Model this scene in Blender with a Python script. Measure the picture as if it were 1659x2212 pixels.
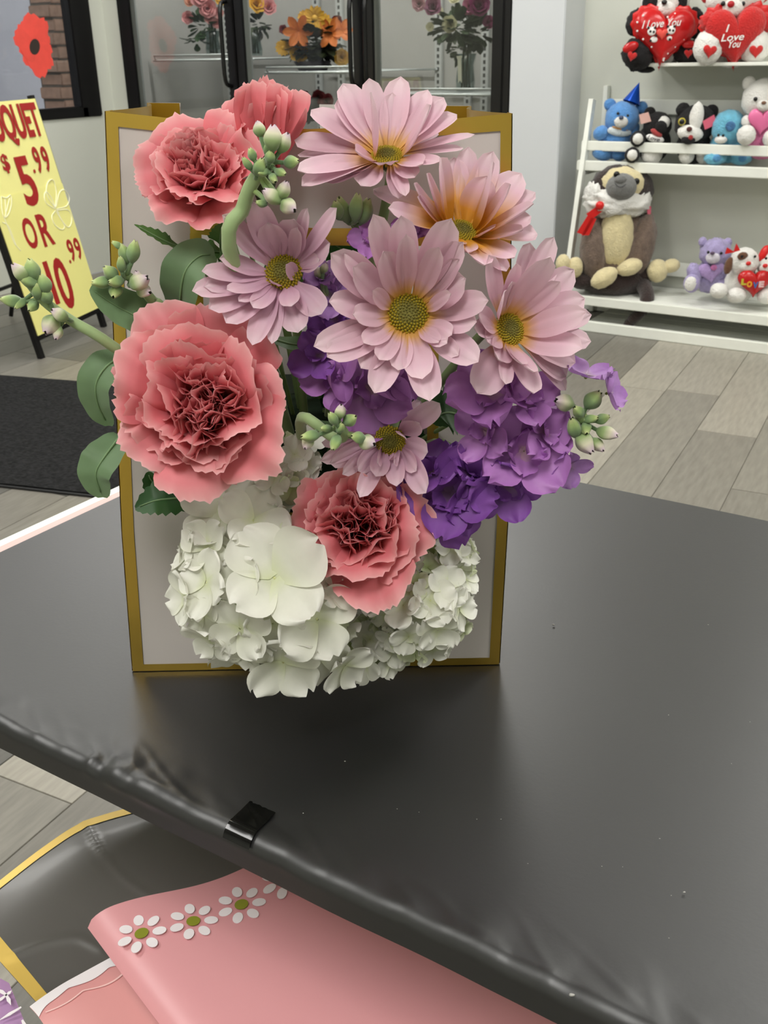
import bpy, bmesh, math, random
from mathutils import Vector as V, Matrix, noise
from math import sin, cos, pi, radians, sqrt

for _o in list(bpy.data.objects):
    bpy.data.objects.remove(_o)
SC = bpy.context.scene
COL = SC.collection
RND = random.Random(7)

# ------------------------------------------------------------------ camera
# world: X runs along the back wall, Y towards it, Z up; camera stands at the origin, turned 33 degrees left
FW, FH, FPX, CH = 1659, 2212, 2200.0, 1.16
PIT, ROL, YAW = radians(24.4), radians(-1.1), radians(33)
UZ = V((0, 0, 1))
HF = V((-sin(YAW), cos(YAW), 0)); HR = V((cos(YAW), sin(YAW), 0))
FWD = HF * cos(PIT) - UZ * sin(PIT); UP0 = HF * sin(PIT) + UZ * cos(PIT)
CR = HR * cos(ROL) + UP0 * sin(ROL); CU = -HR * sin(ROL) + UP0 * cos(ROL)
CP = V((0, 0, CH))
cam = bpy.data.cameras.new('camera'); camo = bpy.data.objects.new('camera', cam); COL.objects.link(camo)
cam.sensor_fit = 'HORIZONTAL'; cam.sensor_width = 36; cam.lens = 36 * FPX / FW
cam.clip_start = .02; cam.clip_end = 60
camo.matrix_world = Matrix((( CR.x, CU.x, -FWD.x, CP.x), (CR.y, CU.y, -FWD.y, CP.y), (CR.z, CU.z, -FWD.z, CP.z), (0, 0, 0, 1)))
cam.dof.use_dof = True; cam.dof.focus_distance = .6; cam.dof.aperture_fstop = 45
SC.camera = camo

# ------------------------------------------------------------------ view, world
SC.view_settings.view_transform = 'Standard'; SC.view_settings.look = 'None'
SC.view_settings.gamma = 1; SC.view_settings.use_curve_mapping = False
SC.view_settings.exposure = -0.2
cy = SC.cycles; cy.use_light_tree = False; cy.adaptive_threshold = .05; cy.max_bounces = 5; cy.diffuse_bounces = 3; cy.glossy_bounces = 3; cy.transmission_bounces = 3; cy.transparent_max_bounces = 8; cy.caustics_reflective = False; cy.caustics_refractive = False
wd = bpy.data.worlds.new('world'); SC.world = wd; wd.use_nodes = True
wd.node_tree.nodes['Background'].inputs[0].default_value = (.79, .79, .80, 1)
wd.node_tree.nodes['Background'].inputs[1].default_value = 3.2

# ceiling panel lights: x, y, power
CEIL = 2.75
LIGHTS = [(-3.6, 3.3, 1.15), (-1.9, 3.3, 1.2), (0.1, 3.3, 1.1), (-3.6, 1.5, .8), (-1.9, 1.5, .3), (0.1, 1.5, .35),
          (2.0, 2.4, 1.0), (-1.9, -.6, 1.1), (.1, -.9, 1.3), (2.0, .4, .8)]
LPOWER = 26.0

# ------------------------------------------------------------------ projection helpers (pixel -> place in the room)
def ray(x, y): return FWD + CR * ((x - FW / 2) / FPX) - CU * ((y - FH / 2) / FPX)
def Zp(x, y, z): d = ray(x, y); return CP + d * ((z - CH) / d.z)
def Yp(x, y, yy): d = ray(x, y); return CP + d * (yy / d.y)
def Xp(x, y, xx): d = ray(x, y); return CP + d * (xx / d.x)
def Dp(x, y, dd): d = ray(x, y); return CP + d * (dd / d.dot(HF))
def pxm(p): return (V(p) - CP).dot(FWD) / FPX          # metres per pixel at p

# ------------------------------------------------------------------ material helpers
def lin(c): return tuple(((v / 255) / 12.92 if v / 255 <= .04045 else ((v / 255 + .055) / 1.055) ** 2.4) for v in c[:3]) + (1,)
MATS = {}
def mat(name, rgb, rough=.6, metal=0., var=0., vscale=20., bump=0., bscale=60., bdist=.003, sheen=0., trans=0., stretch=None, coat=0., spec=None, ramp=None, objvar=0., detail=4):
    """procedural principled material; rgb in sRGB 0-255; ramp = [(pos, rgb)...] along the vertex attribute 't'"""
    if name in MATS: return MATS[name]
    m = bpy.data.materials.new(name); m.use_nodes = True; MATS[name] = m
    nt = m.node_tree; N = nt.nodes; L = nt.links
    b = N['Principled BSDF']; out = N['Material Output']
    b.inputs['Roughness'].default_value = rough; b.inputs['Metallic'].default_value = metal
    if spec is not None: b.inputs['Specular IOR Level'].default_value = spec
    if sheen: b.inputs['Sheen Weight'].default_value = sheen; b.inputs['Sheen Roughness'].default_value = .5
    if coat: b.inputs['Coat Weight'].default_value = coat; b.inputs['Coat Roughness'].default_value = .1
    tc = N.new('ShaderNodeTexCoord'); vec = tc.outputs['Object']
    if stretch:
        mp = N.new('ShaderNodeMapping'); mp.inputs['Scale'].default_value = stretch; L.new(vec, mp.inputs['Vector']); vec = mp.outputs[0]
    if ramp:
        at = N.new('ShaderNodeAttribute'); at.attribute_name = 't'
        rp = N.new('ShaderNodeValToRGB'); L.new(at.outputs['Fac'], rp.inputs[0])
        el = rp.color_ramp.elements
        while len(el) < len(ramp): el.new(.5)
        for e, (p, c) in zip(el, ramp): e.position = p; e.color = lin(c)
        col = rp.outputs[0]
    else:
        rg = N.new('ShaderNodeRGB'); rg.outputs[0].default_value = lin(rgb); col = rg.outputs[0]
    if var or objvar:
        hv = N.new('ShaderNodeHueSaturation'); L.new(col, hv.inputs['Color']); 
        ad = N.new('ShaderNodeMath'); ad.operation = 'ADD'; ad.inputs[0].default_value = 1.0; ad.inputs[1].default_value = 0
        last = None
        if var:
            nz = N.new('ShaderNodeTexNoise'); nz.inputs['Scale'].default_value = vscale; nz.inputs['Detail'].default_value = detail; L.new(vec, nz.inputs['Vector'])
            mr = N.new('ShaderNodeMapRange'); mr.inputs['From Min'].default_value = .3; mr.inputs['From Max'].default_value = .7
            mr.inputs['To Min'].default_value = -var; mr.inputs['To Max'].default_value = var; L.new(nz.outputs[0], mr.inputs[0]); L.new(mr.outputs[0], ad.inputs[1])
        last = ad.outputs[0]
        if objvar:
            oi = N.new('ShaderNodeObjectInfo'); mr2 = N.new('ShaderNodeMapRange'); mr2.inputs['To Min'].default_value = -objvar; mr2.inputs['To Max'].default_value = objvar
            L.new(oi.outputs['Random'], mr2.inputs[0]); a2 = N.new('ShaderNodeMath'); a2.operation = 'ADD'; L.new(last, a2.inputs[0]); L.new(mr2.outputs[0], a2.inputs[1]); last = a2.outputs[0]
        L.new(last, hv.inputs['Value']); col = hv.outputs[0]
    L.new(col, b.inputs['Base Color'])
    if bump:
        bn = N.new('ShaderNodeTexNoise'); bn.inputs['Scale'].default_value = bscale; bn.inputs['Detail'].default_value = 3; L.new(vec, bn.inputs['Vector'])
        bp = N.new('ShaderNodeBump'); bp.inputs['Strength'].default_value = bump; bp.inputs['Distance'].default_value = bdist; L.new(bn.outputs[0], bp.inputs['Height']); L.new(bp.outputs[0], b.inputs['Normal'])
    if trans:
        tr = N.new('ShaderNodeBsdfTranslucent'); L.new(col, tr.inputs['Color'])
        mx = N.new('ShaderNodeMixShader'); mx.inputs[0].default_value = trans; L.new(b.outputs[0], mx.inputs[1]); L.new(tr.outputs[0], mx.inputs[2]); L.new(mx.outputs[0], out.inputs[0])
    return m
def glassmat(name, tint=(255, 255, 255), refl=1.0, rough=.0):
    if name in MATS: return MATS[name]
    m = bpy.data.materials.new(name); m.use_nodes = True; MATS[name] = m
    nt = m.node_tree; N = nt.nodes; L = nt.links; N.remove(N['Principled BSDF'])
    tr = N.new('ShaderNodeBsdfTransparent'); tr.inputs[0].default_value = lin(tint)
    gl = N.new('ShaderNodeBsdfGlossy'); gl.inputs['Roughness'].default_value = rough
    lw = N.new('ShaderNodeLayerWeight'); lw.inputs['Blend'].default_value = .5; pw = N.new('ShaderNodeMath'); pw.operation = 'POWER'; pw.inputs[1].default_value = 5; L.new(lw.outputs['Facing'], pw.inputs[0])
    ml = N.new('ShaderNodeMath'); ml.operation = 'MULTIPLY_ADD'; ml.inputs[1].default_value = .95 * refl; ml.inputs[2].default_value = .045 * refl; L.new(pw.outputs[0], ml.inputs[0])
    mx = N.new('ShaderNodeMixShader'); L.new(ml.outputs[0], mx.inputs[0]); L.new(tr.outputs[0], mx.inputs[1]); L.new(gl.outputs[0], mx.inputs[2]); L.new(mx.outputs[0], N['Material Output'].inputs[0])
    return m
def emit(name, rgb, s):
    if name in MATS: return MATS[name]
    m = bpy.data.materials.new(name); m.use_nodes = True; MATS[name] = m
    m.cycles.emission_sampling = 'NONE'; b = m.node_tree.nodes['Principled BSDF']; b.inputs['Emission Color'].default_value = lin(rgb); b.inputs['Emission Strength'].default_value = s; b.inputs['Base Color'].default_value = lin(rgb)
    return m

# ------------------------------------------------------------------ object helpers
ORG = {}
def tag(o, label=None, cat=None, group=None, kind=None):
    if label: o['label'] = label
    if cat: o['category'] = cat
    if group: o['group'] = group
    if kind: o['kind'] = kind
    return o
def thing(name, label, cat, loc, group=None):
    o = bpy.data.objects.new(name, None); o.empty_display_size = .02; COL.objects.link(o); o.location = loc; ORG[o.name] = V(loc)
    return tag(o, label, cat, group)
def mk(name, vf, m, parent=None, smooth=True, tv=None, kind=None, label=None):
    """one mesh object from world-space (verts, faces)"""
    vs, fs = vf[0], vf[1]
    if len(vf) > 2: tv = vf[2]
    org = ORG[parent.name] if parent else (sum((V(v) for v in vs), V()) / len(vs))
    me = bpy.data.meshes.new(name); me.from_pydata([tuple(V(v) - org) for v in vs], [], fs)
    if tv:
        a = me.attributes.new('t', 'FLOAT', 'POINT'); a.data.foreach_set('value', tv)
    if smooth: me.polygons.foreach_set('use_smooth', [True] * len(me.polygons))
    me.materials.append(m)
    o = bpy.data.objects.new(name, me); COL.objects.link(o)
    if parent: o.parent = parent
    else: o.location = org
    ORG[o.name] = org
    if kind: o['kind'] = kind
    if label: o['label'] = label
    return o
def join(*vfs):
    vs, fs, ts = [], [], []
    for q in vfs:
        k = len(vs); vs += list(q[0]); fs += [tuple(i + k for i in f) for f in q[1]]; ts += list(q[2]) if len(q) > 2 else [0.] * len(q[0])
    return vs, fs, ts
def gridf(nu, nv, fn, closeu=False):
    """fn(u, v) -> point, u,v in 0..1"""
    vs = []; ts = []
    for j in range(nv + 1):
        for i in range(nu if closeu else nu + 1):
            vs.append(fn(i / nu, j / nv)); ts.append(j / nv)
    W = nu if closeu else nu + 1; fs = []
    for j in range(nv):
        for i in range(nu):
            a = j * W + i; b = j * W + (i + 1) % W; fs.append((a, b, b + W, a + W))
    return vs, fs, ts
def box(lo, hi, bev=0.):
    x0, y0, z0 = lo; x1, y1, z1 = hi
    if not bev:
        vs = [V((x, y, z)) for z in (z0, z1) for y in (y0, y1) for x in (x0, x1)]
        return vs, [(0, 2, 3, 1), (4, 5, 7, 6), (0, 1, 5, 4), (2, 6, 7, 3), (0, 4, 6, 2), (1, 3, 7, 5)]
    bm = bmesh.new(); bmesh.ops.create_cube(bm, size=1)
    for v in bm.verts: v.co = V(((x0 + x1) / 2 + v.co.x * (x1 - x0), (y0 + y1) / 2 + v.co.y * (y1 - y0), (z0 + z1) / 2 + v.co.z * (z1 - z0)))
    bmesh.ops.bevel(bm, geom=bm.edges[:], offset=bev, segments=2, affect='EDGES')
    bm.verts.index_update()
    r = [v.co.copy() for v in bm.verts], [tuple(v.index for v in f.verts) for f in bm.faces]; bm.free(); return r
def obox(c, ax, ay, az, sx, sy, sz):
    """box at c with half sizes along given axes"""
    vs = [c + ax * (sx * i) + ay * (sy * j) + az * (sz * k) for k in (-1, 1) for j in (-1, 1) for i in (-1, 1)]
    return vs, [(0, 2, 3, 1), (4, 5, 7, 6), (0, 1, 5, 4), (2, 6, 7, 3), (0, 4, 6, 2), (1, 3, 7, 5)]
def frame_of(d, hint=None):
    d = d.normalized(); h = hint or (UZ if abs(d.z) < .9 else V((1, 0, 0)))
    s = d.cross(h)
    if s.length < 1e-5: s = d.cross(V((.3, .8, .2)))
    s.normalize(); return s, s.cross(d)
def smooth_pts(pts, n):
    """Catmull-Rom through points"""
    pts = [V(p) for p in pts]; P = [pts[0] * 2 - pts[1]] + pts + [pts[-1] * 2 - pts[-2]]; out = []
    m = len(pts) - 1
    for k in range(n + 1):
        q = k / n * m; i = min(int(q), m - 1); t = q - i; a, b, c, d = P[i:i + 4]
        out.append(.5 * (2 * b + (c - a) * t + (2 * a - 5 * b + 4 * c - d) * t * t + (3 * b - 3 * c + d - a) * t ** 3))
    return out
def tube(pts, r0, r1=None, n=8, seg=12, cap=True):
    P = smooth_pts(pts, seg) if len(pts) > 2 else [V(pts[0]).lerp(V(pts[1]), i / max(1, seg // 4)) for i in range(max(1, seg // 4) + 1)]
    r1 = r0 if r1 is None else r1; vs = []; ts = []; fs = []; ref = None; K = len(P)
    for i, p in enumerate(P):
        t = (P[min(i + 1, K - 1)] - P[max(i - 1, 0)]).normalized()
        if ref is None: s, ref = frame_of(t)
        s = t.cross(ref).normalized(); ref = s.cross(t).normalized()
        r = r0 + (r1 - r0) * i / (K - 1)
        for k in range(n):
            a = 2 * pi * k / n; vs.append(p + s * (r * cos(a)) + ref * (r * sin(a))); ts.append(i / (K - 1))
    for i in range(K - 1):
        for k in range(n): fs.append((i * n + k, i * n + (k + 1) % n, (i + 1) * n + (k + 1) % n, (i + 1) * n + k))
    if cap: fs.append(tuple(range(n))[::-1]); fs.append(tuple((K - 1) * n + k for k in range(n)))
    return vs, fs, ts
def ell(c, ax, ay, az, nu=20, nv=12, fuzz=0., seed=0, shape=None):
    """ellipsoid with axis vectors (scaled); fuzz = noise on the surface"""
    vs = []; ts = []
    for j in range(nv + 1):
        th = pi * j / nv
        for i in range(nu):
            ph = 2 * pi * i / nu; d = V((sin(th) * cos(ph), sin(th) * sin(ph), -cos(th)))
            k = 1 + (fuzz * (noise.noise(d * 3.1 + V((seed, 0, 0))) * 1.1 + noise.noise(d * 9 + V((0, seed, 0))) * .7 + noise.noise(d * 22 + V((0, seed, 0))) * .7) if fuzz else 0)
            if shape: k *= shape(d)
            vs.append(c + ax * (d.x * k) + ay * (d.y * k) + az * (d.z * k)); ts.append(j / nv)
    fs = []
    for j in range(nv):
        for i in range(nu): fs.append((j * nu + i, j * nu + (i + 1) % nu, (j + 1) * nu + (i + 1) % nu, (j + 1) * nu + i))
    return vs, fs, ts
def prism(poly, d):
    """poly (list of points, planar) extruded by vector d"""
    n = len(poly); vs = [V(p) for p in poly] + [V(p) + d for p in poly]
    return vs, [tuple(range(n))[::-1], tuple(range(n, 2 * n))] + [(i, (i + 1) % n, n + (i + 1) % n, n + i) for i in range(n)]
def lathe(prof, c, n=20, ax=None, sx=1., tvals=True):
    """profile [(r, z)] turned about a vertical axis at c"""
    vs = []; ts = []; fs = []; K = len(prof)
    for j, (r, z) in enumerate(prof):
        for i in range(n): a = 2 * pi * i / n; vs.append(c + V((r * cos(a), r * sin(a), z))); ts.append(j / (K - 1))
    for j in range(K - 1):
        for i in range(n): fs.append((j * n + i, j * n + (i + 1) % n, (j + 1) * n + (i + 1) % n, (j + 1) * n + i))
    return vs, fs, ts
def struct(o, label=None): o['kind'] = 'structure'; return o
def text_mesh(txt, size, bold=0., depth=.0004, align='CENTER'):
    cu = bpy.data.curves.new('lettering', 'FONT'); cu.body = txt; cu.size = size; cu.offset = bold; cu.extrude = depth; cu.align_x = align; cu.resolution_u = 4
    o = bpy.data.objects.new('lettering', cu); COL.objects.link(o); bpy.context.view_layer.update()
    me = bpy.data.meshes.new_from_object(o.evaluated_get(bpy.context.evaluated_depsgraph_get()))
    r = [v.co.copy() for v in me.vertices], [tuple(p.vertices) for p in me.polygons]
    bpy.data.objects.remove(o); bpy.data.curves.remove(cu); bpy.data.meshes.remove(me); return r
def place_text(txt, c, ex, ey, w, h, bold=.0, depth=.0008, shear=0.):
    """text fitted to width w and height h, centred at c, in the plane ex, ey"""
    vs, fs = text_mesh(txt, 1., bold)
    x0 = min(v.x for v in vs); x1 = max(v.x for v in vs); y0 = min(v.y for v in vs); y1 = max(v.y for v in vs); en = ex.cross(ey)
    return [c + ex * (((v.x - x0) / (x1 - x0) - .5) * w + shear * ((v.y - y0) / (y1 - y0) - .5) * h) + ey * (((v.y - y0) / (y1 - y0) - .5) * h) + en * (v.z / .0004 * depth * .5) for v in vs], fs
# ================================================================== THE ROOM
XL, XR, YB, YF = -4.68, 3.4, 4.65, -2.6
YC = 4.45                                                       # front of the flower cooler
wallm = mat('wall_paint', (214, 216, 205), .55, var=.02, vscale=3, bump=.05, bscale=90)
ceilm = mat('ceiling_paint', (235, 235, 230), .8)
blackf = mat('black_frame', (14, 13, 14), .35, var=.2, vscale=8)
whitep = mat('white_paint', (243, 245, 236), .45, var=.025, vscale=12, bump=.08, bscale=60)

# floor: one object per plank on a dark base
floor = mk('floor', box((XL, YF, -.03), (XR, YB + .8, -.004)), mat('floor_base', (60, 57, 52), .8), smooth=False); struct(floor)
PD = V((-.094, 1, 0)).normalized(); PS = V((PD.y, -PD.x, 0))     # plank direction and side
PW, PL = .19, 1.22
plank_m = []
for i, c in enumerate([(130, 126, 116), (104, 101, 94), (152, 147, 135), (92, 90, 84), (118, 114, 105)]):
    m = mat('plank_wood_%d' % i, c, .42, var=.16, vscale=9, stretch=(9, 1.1, 1), bump=.06, bscale=30, objvar=.07, detail=7); plank_m.append(m)
pv = box((-PW / 2 + .0008, 0, -.004), (PW / 2 - .0008, PL - .0016, 0), .0008)
pmesh = []
for m in plank_m:
    me = bpy.data.meshes.new('plank'); me.from_pydata([tuple(v) for v in pv[0]], [], pv[1]); me.materials.append(m); pmesh.append(me)
rr = random.Random(3); prot = math.atan2(-PD.x, PD.y)
forg = ORG[floor.name]
base_line = V((-.80, 2.645, 0))
for row in range(-24, 26):
    off = rr.random() * PL
    for k in range(-4, 5):
        p = base_line + PS * (PW * (row + .5)) + PD * (k * PL + off - .4)
        c = p + PD * (PL / 2)
        if c.x < XL + .1 or c.x > 1.6 or c.y < -.1 or c.y > YB - .2: continue
        s = CP + (c - CP); v = c - CP; dz = v.dot(FWD)
        if dz < .3: continue
        ok = False
        for q in (p, c, p + PD * PL):
            v = q - CP; dz = v.dot(FWD)
            if dz > .2 and -150 < FW / 2 + FPX * v.dot(CR) / dz < FW + 150 and 300 < FH / 2 - FPX * v.dot(CU) / dz < FH + 200: ok = True
        if not ok: continue
        o = bpy.data.objects.new('plank', pmesh[rr.randrange(5)]); COL.objects.link(o); o.parent = floor
        o.location = p - forg; o.rotation_euler = (0, 0, prot)
mk('plank_field', box((XL, YF, -.0042), (XR, YB, -.0034)), plank_m[0], floor, smooth=False)

struct(mk('ceiling', box((XL - .1, YF, CEIL), (XR, YB + .8, CEIL + .05)), ceilm, smooth=False))
struct(mk('wall_right', box((XR, YF, 0), (XR + .1, YB + .1, CEIL)), wallm, smooth=False))
struct(mk('wall_front', box((XL - .1, YF - .1, 0), (XR + .1, YF, CEIL)), wallm, smooth=False))
# back wall: right of the cooler it stands further back; a glossy white cheek panel closes the cooler
CX0, CX1 = -4.559, -2.173
struct(mk('wall_back', join(box((-1.93, YB, 0), (XR, YB + .1, CEIL)), box((XL, YC, 0), (CX0, YC + .9, CEIL)), box((CX0, YC, 2.25), (CX1, YC + .9, CEIL))), wallm, smooth=False))
struct(mk('trim_1', box((CX1, YC - .012, 0), (-1.923, YC + .9, CEIL), .004), mat('cheek_panel', (214, 217, 220), .12, coat=.3), smooth=False))
struct(mk('baseboard_back', box((-1.92, YB - .014, 0), (XR, YB, .09), .004), whitep, smooth=False))
# left wall with the street window
WZ0, WY1, WY0, WZT = .849, 4.350, 2.2, 2.3
struct(mk('wall_left', join(box((XL - .12, YF, 0), (XL, YC + .9, WZ0)), box((XL - .12, YF, WZT), (XL, YC + .9, CEIL)), box((XL - .12, WY1, WZ0), (XL, YC + .9, WZT)), box((XL - .12, YF, WZ0), (XL, WY0, WZT))), wallm, smooth=False))
win = mk('window_1', join(box((XL - .06, WY1 - .145, WZ0), (XL + .012, WY1, WZT), .006), box((XL - .06, WY0, WZ0), (XL + .012, WY1 - .1, WZ0 + .055), .006), box((XL - .06, WY0, WZT - .07), (XL + .012, WY1, WZT), .006), box((XL - .06, WY0, WZ0), (XL + .012, WY0 + .1, WZT), .006)), blackf, smooth=False); struct(win)
mk('window_pane', box((XL - .032, WY0 + .08, WZ0 + .05), (XL - .026, WY1 - .13, WZT - .05)), glassmat('window_glass', (232, 232, 232), 1.2), win, smooth=False)
# outside: pavement wall and a brick pier beside the window
struct(mk('wall_outside', box((XL - 2.2, -2, -.2), (XL - 2.1, 8, 3.6)), mat('street_render', (168, 171, 178), .9, var=.06, vscale=2), smooth=False))
struct(mk('ground_outside', box((XL - 2.2, -2, -.25), (XL - .12, 8, -.03)), mat('pavement', (120, 120, 122), .9), smooth=False))
PY0 = Xp(118, 110, XL - .75).y + .02
pier = mk('wall_pier', box((XL - .95, PY0 + .01, -.03), (XL - .76, PY0 + .5, 2.8)), mat('mortar', (104, 97, 90), .95, var=.1, vscale=30), smooth=False); struct(pier)
brickm = mat('pier_brick', (168, 138, 120), .9, var=.14, vscale=25, bump=.3, bscale=90, objvar=.1)
por = ORG[pier.name]
bv = box((0, 0, 0), (.19, .235, .066), .005); bme = bpy.data.meshes.new('brick'); bme.from_pydata([tuple(v) for v in bv[0]], [], bv[1]); bme.materials.append(brickm)
for k in range(24):
    for j in range(2):
        o = bpy.data.objects.new('brick', bme); COL.objects.link(o); o.parent = pier
        o.location = V((XL - .94, PY0 - .01 + j * .25 + (.016 if k % 2 else -.008), .45 + k * .0775)) - por
# poppy decal stuck on the pane: ragged red petals and a dark eye
def wall_pt(x, y, off=.004): return Xp(x, y, XL - .026 + off)
pop = thing('poppy_decal', 'red poppy flower decal stuck on the window pane', 'decal', wall_pt(72, 172))
pr = random.Random(5)
for k, (tx, ty, w) in enumerate([(66, 28, 30), (42, 50, 26), (98, 42, 24), (30, 75, 26), (105, 75, 24), (40, 105, 24), (112, 118, 26), (62, 145, 26), (92, 168, 30), (113, 145, 22), (76, 150, 26), (55, 125, 26)]):
    c = wall_pt(73, 98, .004 + k * .0003); t = wall_pt(tx, ty, .004 + k * .0003); d = t - c; s = d.normalized().cross(V((1, 0, 0))); wm = w * 1.5 * pxm(c) / 2
    P = [c + d * a + s * (wm * b * (1 + .12 * pr.uniform(-1, 1))) for a, b in [(.0, .35), (.35, .8), (.65, 1.), (.88, .85), (1., .35), (.95, 0), (1.02, -.3), (.86, -.85), (.65, -1.), (.35, -.8), (0, -.35)]]
    mk('petal', prism(P, V((.0006, 0, 0))), mat('decal_red', (243, 84, 72), .6, var=.06, vscale=15, objvar=.05), pop, smooth=False)
c = wall_pt(75, 101, .0085); e1 = wall_pt(86, 99, .0085) - c; e2 = wall_pt(74, 84, .0085) - c
mk('eye', prism([c + e1 * cos(a * pi / 10) + e2 * sin(a * pi / 10) for a in range(20)], V((.0006, 0, 0))), mat('decal_dark', (52, 42, 36), .7), pop, smooth=False)

# ceiling light panels
lp = random.Random(1)
for i, (x, y, p) in enumerate(LIGHTS):
    t = thing('ceiling_light', 'flat white ceiling light panel above the shop floor', 'light', (x, y, CEIL), 'ceiling light panels')
    mk('light_frame', join(box((x - .33, y - .63, CEIL - .03), (x + .33, y - .6, CEIL)), box((x - .33, y + .6, CEIL - .03), (x + .33, y + .63, CEIL)), box((x - .33, y - .6, CEIL - .03), (x - .3, y + .6, CEIL)), box((x + .3, y - .6, CEIL - .03), (x + .33, y + .6, CEIL))), whitep, t, smooth=False)
    mk('diffuser', box((x - .3, y - .6, CEIL - .012), (x + .3, y + .6, CEIL - .004)), emit('diffuser_glow', (255, 253, 248), 2.0), t, smooth=False)
    ld = bpy.data.lights.new('panel_lamp', 'AREA'); ld.shape = 'RECTANGLE'; ld.size = .6; ld.size_y = 1.2; ld.energy = LPOWER * p; ld.color = (1., .985, .955)
    lo = bpy.data.objects.new('panel_lamp', ld); COL.objects.link(lo); lo.parent = t; lo.location = (0, 0, -.016)

# ================================================================== THE FLOWER COOLER
cool = thing('flower_cooler', 'black framed glass door flower cooler along the back wall', 'cooler', (-3.37, YC, 0))
CD = YC + .78
inner = mat('cooler_lining', (188, 188, 185), .35, var=.03, vscale=4)
mk('back_panel', box((CX0, CD, .1), (CX1, CD + .03, 2.2)), inner, cool, smooth=False)
mk('side_panel', box((CX0, YC + .05, .1), (CX0 + .03, CD, 2.2)), inner, cool, smooth=False)
mk('side_panel', box((CX1 - .03, YC + .05, .1), (CX1, CD, 2.2)), inner, cool, smooth=False)
mk('base', box((CX0, YC - .005, 0), (CX1, CD, .16), .006), blackf, cool, smooth=False)
mk('header', box((CX0, YC - .01, 2.12), (CX1, CD, 2.25), .006), blackf, cool, smooth=False)
mk('mullion', box((-4.559, YC - .012, .16), (-4.50, YC + .05, 2.12), .005), blackf, cool, smooth=False)
mk('mullion', box((-2.215, YC - .012, .16), (-2.173, YC + .05, 2.12), .005), blackf, cool, smooth=False)
mk('mullion', box((-3.76, YC, .16), (-3.70, YC + .05, 2.12), .005), blackf, cool, smooth=False)
mk('mullion', box((-2.98, YC, .16), (-2.91, YC + .05, 2.12), .005), blackf, cool, smooth=False)
cgl = glassmat('cooler_glass', (232, 232, 229), 1.3)
gask = mat('gasket', (150, 156, 154), .5)
for k, (x0, x1, hx) in enumerate([(-4.512, -3.735, -3.775), (-3.727, -2.95, -2.985), (-2.942, -2.208, -2.90)]):
    d = mk('door', join(box((x0, YC - .02, .17), (x0 + .055, YC, 2.11), .004), box((x1 - .055, YC - .02, .17), (x1, YC, 2.11), .004), box((x0, YC - .02, .17), (x1, YC, .23), .004), box((x0, YC - .02, 2.05), (x1, YC, 2.11), .004)), blackf, cool, smooth=False)
    mk('glass_pane', box((x0 + .05, YC - .013, .22), (x1 - .05, YC - .009, 2.06)), cgl, d, smooth=False)
    mk('gasket_strip', box((x0 + .055, YC - .008, .23), (x0 + .085, YC + .004, 2.05)), gask, d, smooth=False)
    mk('door_handle', tube([V((hx, YC - .02, 1.0)), V((hx, YC - .065, 1.03)), V((hx, YC - .07, 1.2)), V((hx, YC - .065, 1.37)), V((hx, YC - .02, 1.40))], .011, n=8, seg=16), mat('handle_black', (10, 10, 11), .2), d)
# slotted uprights on the back panel
pilm = mat('pilaster', (205, 209, 208), .4); slotm = mat('slot_dark', (70, 72, 72), .6)
for x in (-4.45, -3.78, -3.62, -3.44, -2.98, -2.80, -2.70, -2.26):
    u = mk('upright', box((x - .022, CD - .022, .16), (x + .022, CD, 2.12), .003), pilm, cool, smooth=False)
    mk('slot_row', join(*[box((x - .007, CD - .0235, .7 + k * .032), (x + .007, CD - .0215, .7 + k * .032 + .018)) for k in range(26)]), slotm, u, smooth=False)
# wire shelves: front double rod and wires running back
wirem = mat('shelf_wire', (226, 234, 234), .3, metal=.2)
SHELF = [(-4.50, -3.77, 1.126), (-3.70, -2.98, 1.060), (-2.92, -2.24, .958)]
SY0 = YC + .17
for (x0, x1, z) in SHELF:
    parts = [tube([V((x0, SY0, z)), V((x1, SY0, z))], .006, n=6, seg=4), tube([V((x0 + .02, SY0 - .012, z + .026)), V((x1 - .03, SY0 - .012, z + .026))], .006, n=6, seg=4), tube([V((x0, CD - .03, z)), V((x1, CD - .03, z))], .006, n=6, seg=4)]
    n = 26
    for i in range(n + 1):
        x = x0 + .01 + (x1 - x0 - .02) * i / n; parts.append(tube([V((x, SY0, z + .004)), V((x, CD - .03, z + .004))], .0025, n=5, seg=4))
    for x in (x0 + .02, x1 - .03): parts.append(tube([V((x, SY0 - .012, z + .026)), V((x, SY0, z))], .005, n=6, seg=4))
    mk('wire_shelf', join(*parts), wirem, cool)
for (x0, x1, z) in ((-4.50, -3.77, .72), (-3.70, -2.98, .66), (-2.92, -2.24, .60)):
    mk('wire_shelf', join(*([tube([V((x0, SY0, z)), V((x1, SY0, z))], .006, n=6, seg=4)] + [tube([V((x0 + (x1 - x0) * i / 20, SY0, z)), V((x0 + (x1 - x0) * i / 20, CD - .03, z))], .003, n=5, seg=4) for i in range(21)])), wirem, cool)
# tube lamps inside the cooler header
for x in (-4.12, -3.34, -2.57):
    lt = mk('tube_lamp', tube([V((x - .3, YC + .1, 2.08)), V((x + .3, YC + .1, 2.08))], .012, n=8, seg=4), emit('tube_glow', (245, 250, 255), 4), cool)
    ld = bpy.data.lights.new('cooler_lamp', 'AREA'); ld.shape = 'RECTANGLE'; ld.size = .6; ld.size_y = .05; ld.energy = 8; ld.color = (1, 1, .99)
    lo = bpy.data.objects.new('cooler_lamp', ld); COL.objects.link(lo); lo.parent = cool; lo.location = V((x, YC + .12, 2.06)) - ORG[cool.name]

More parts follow.
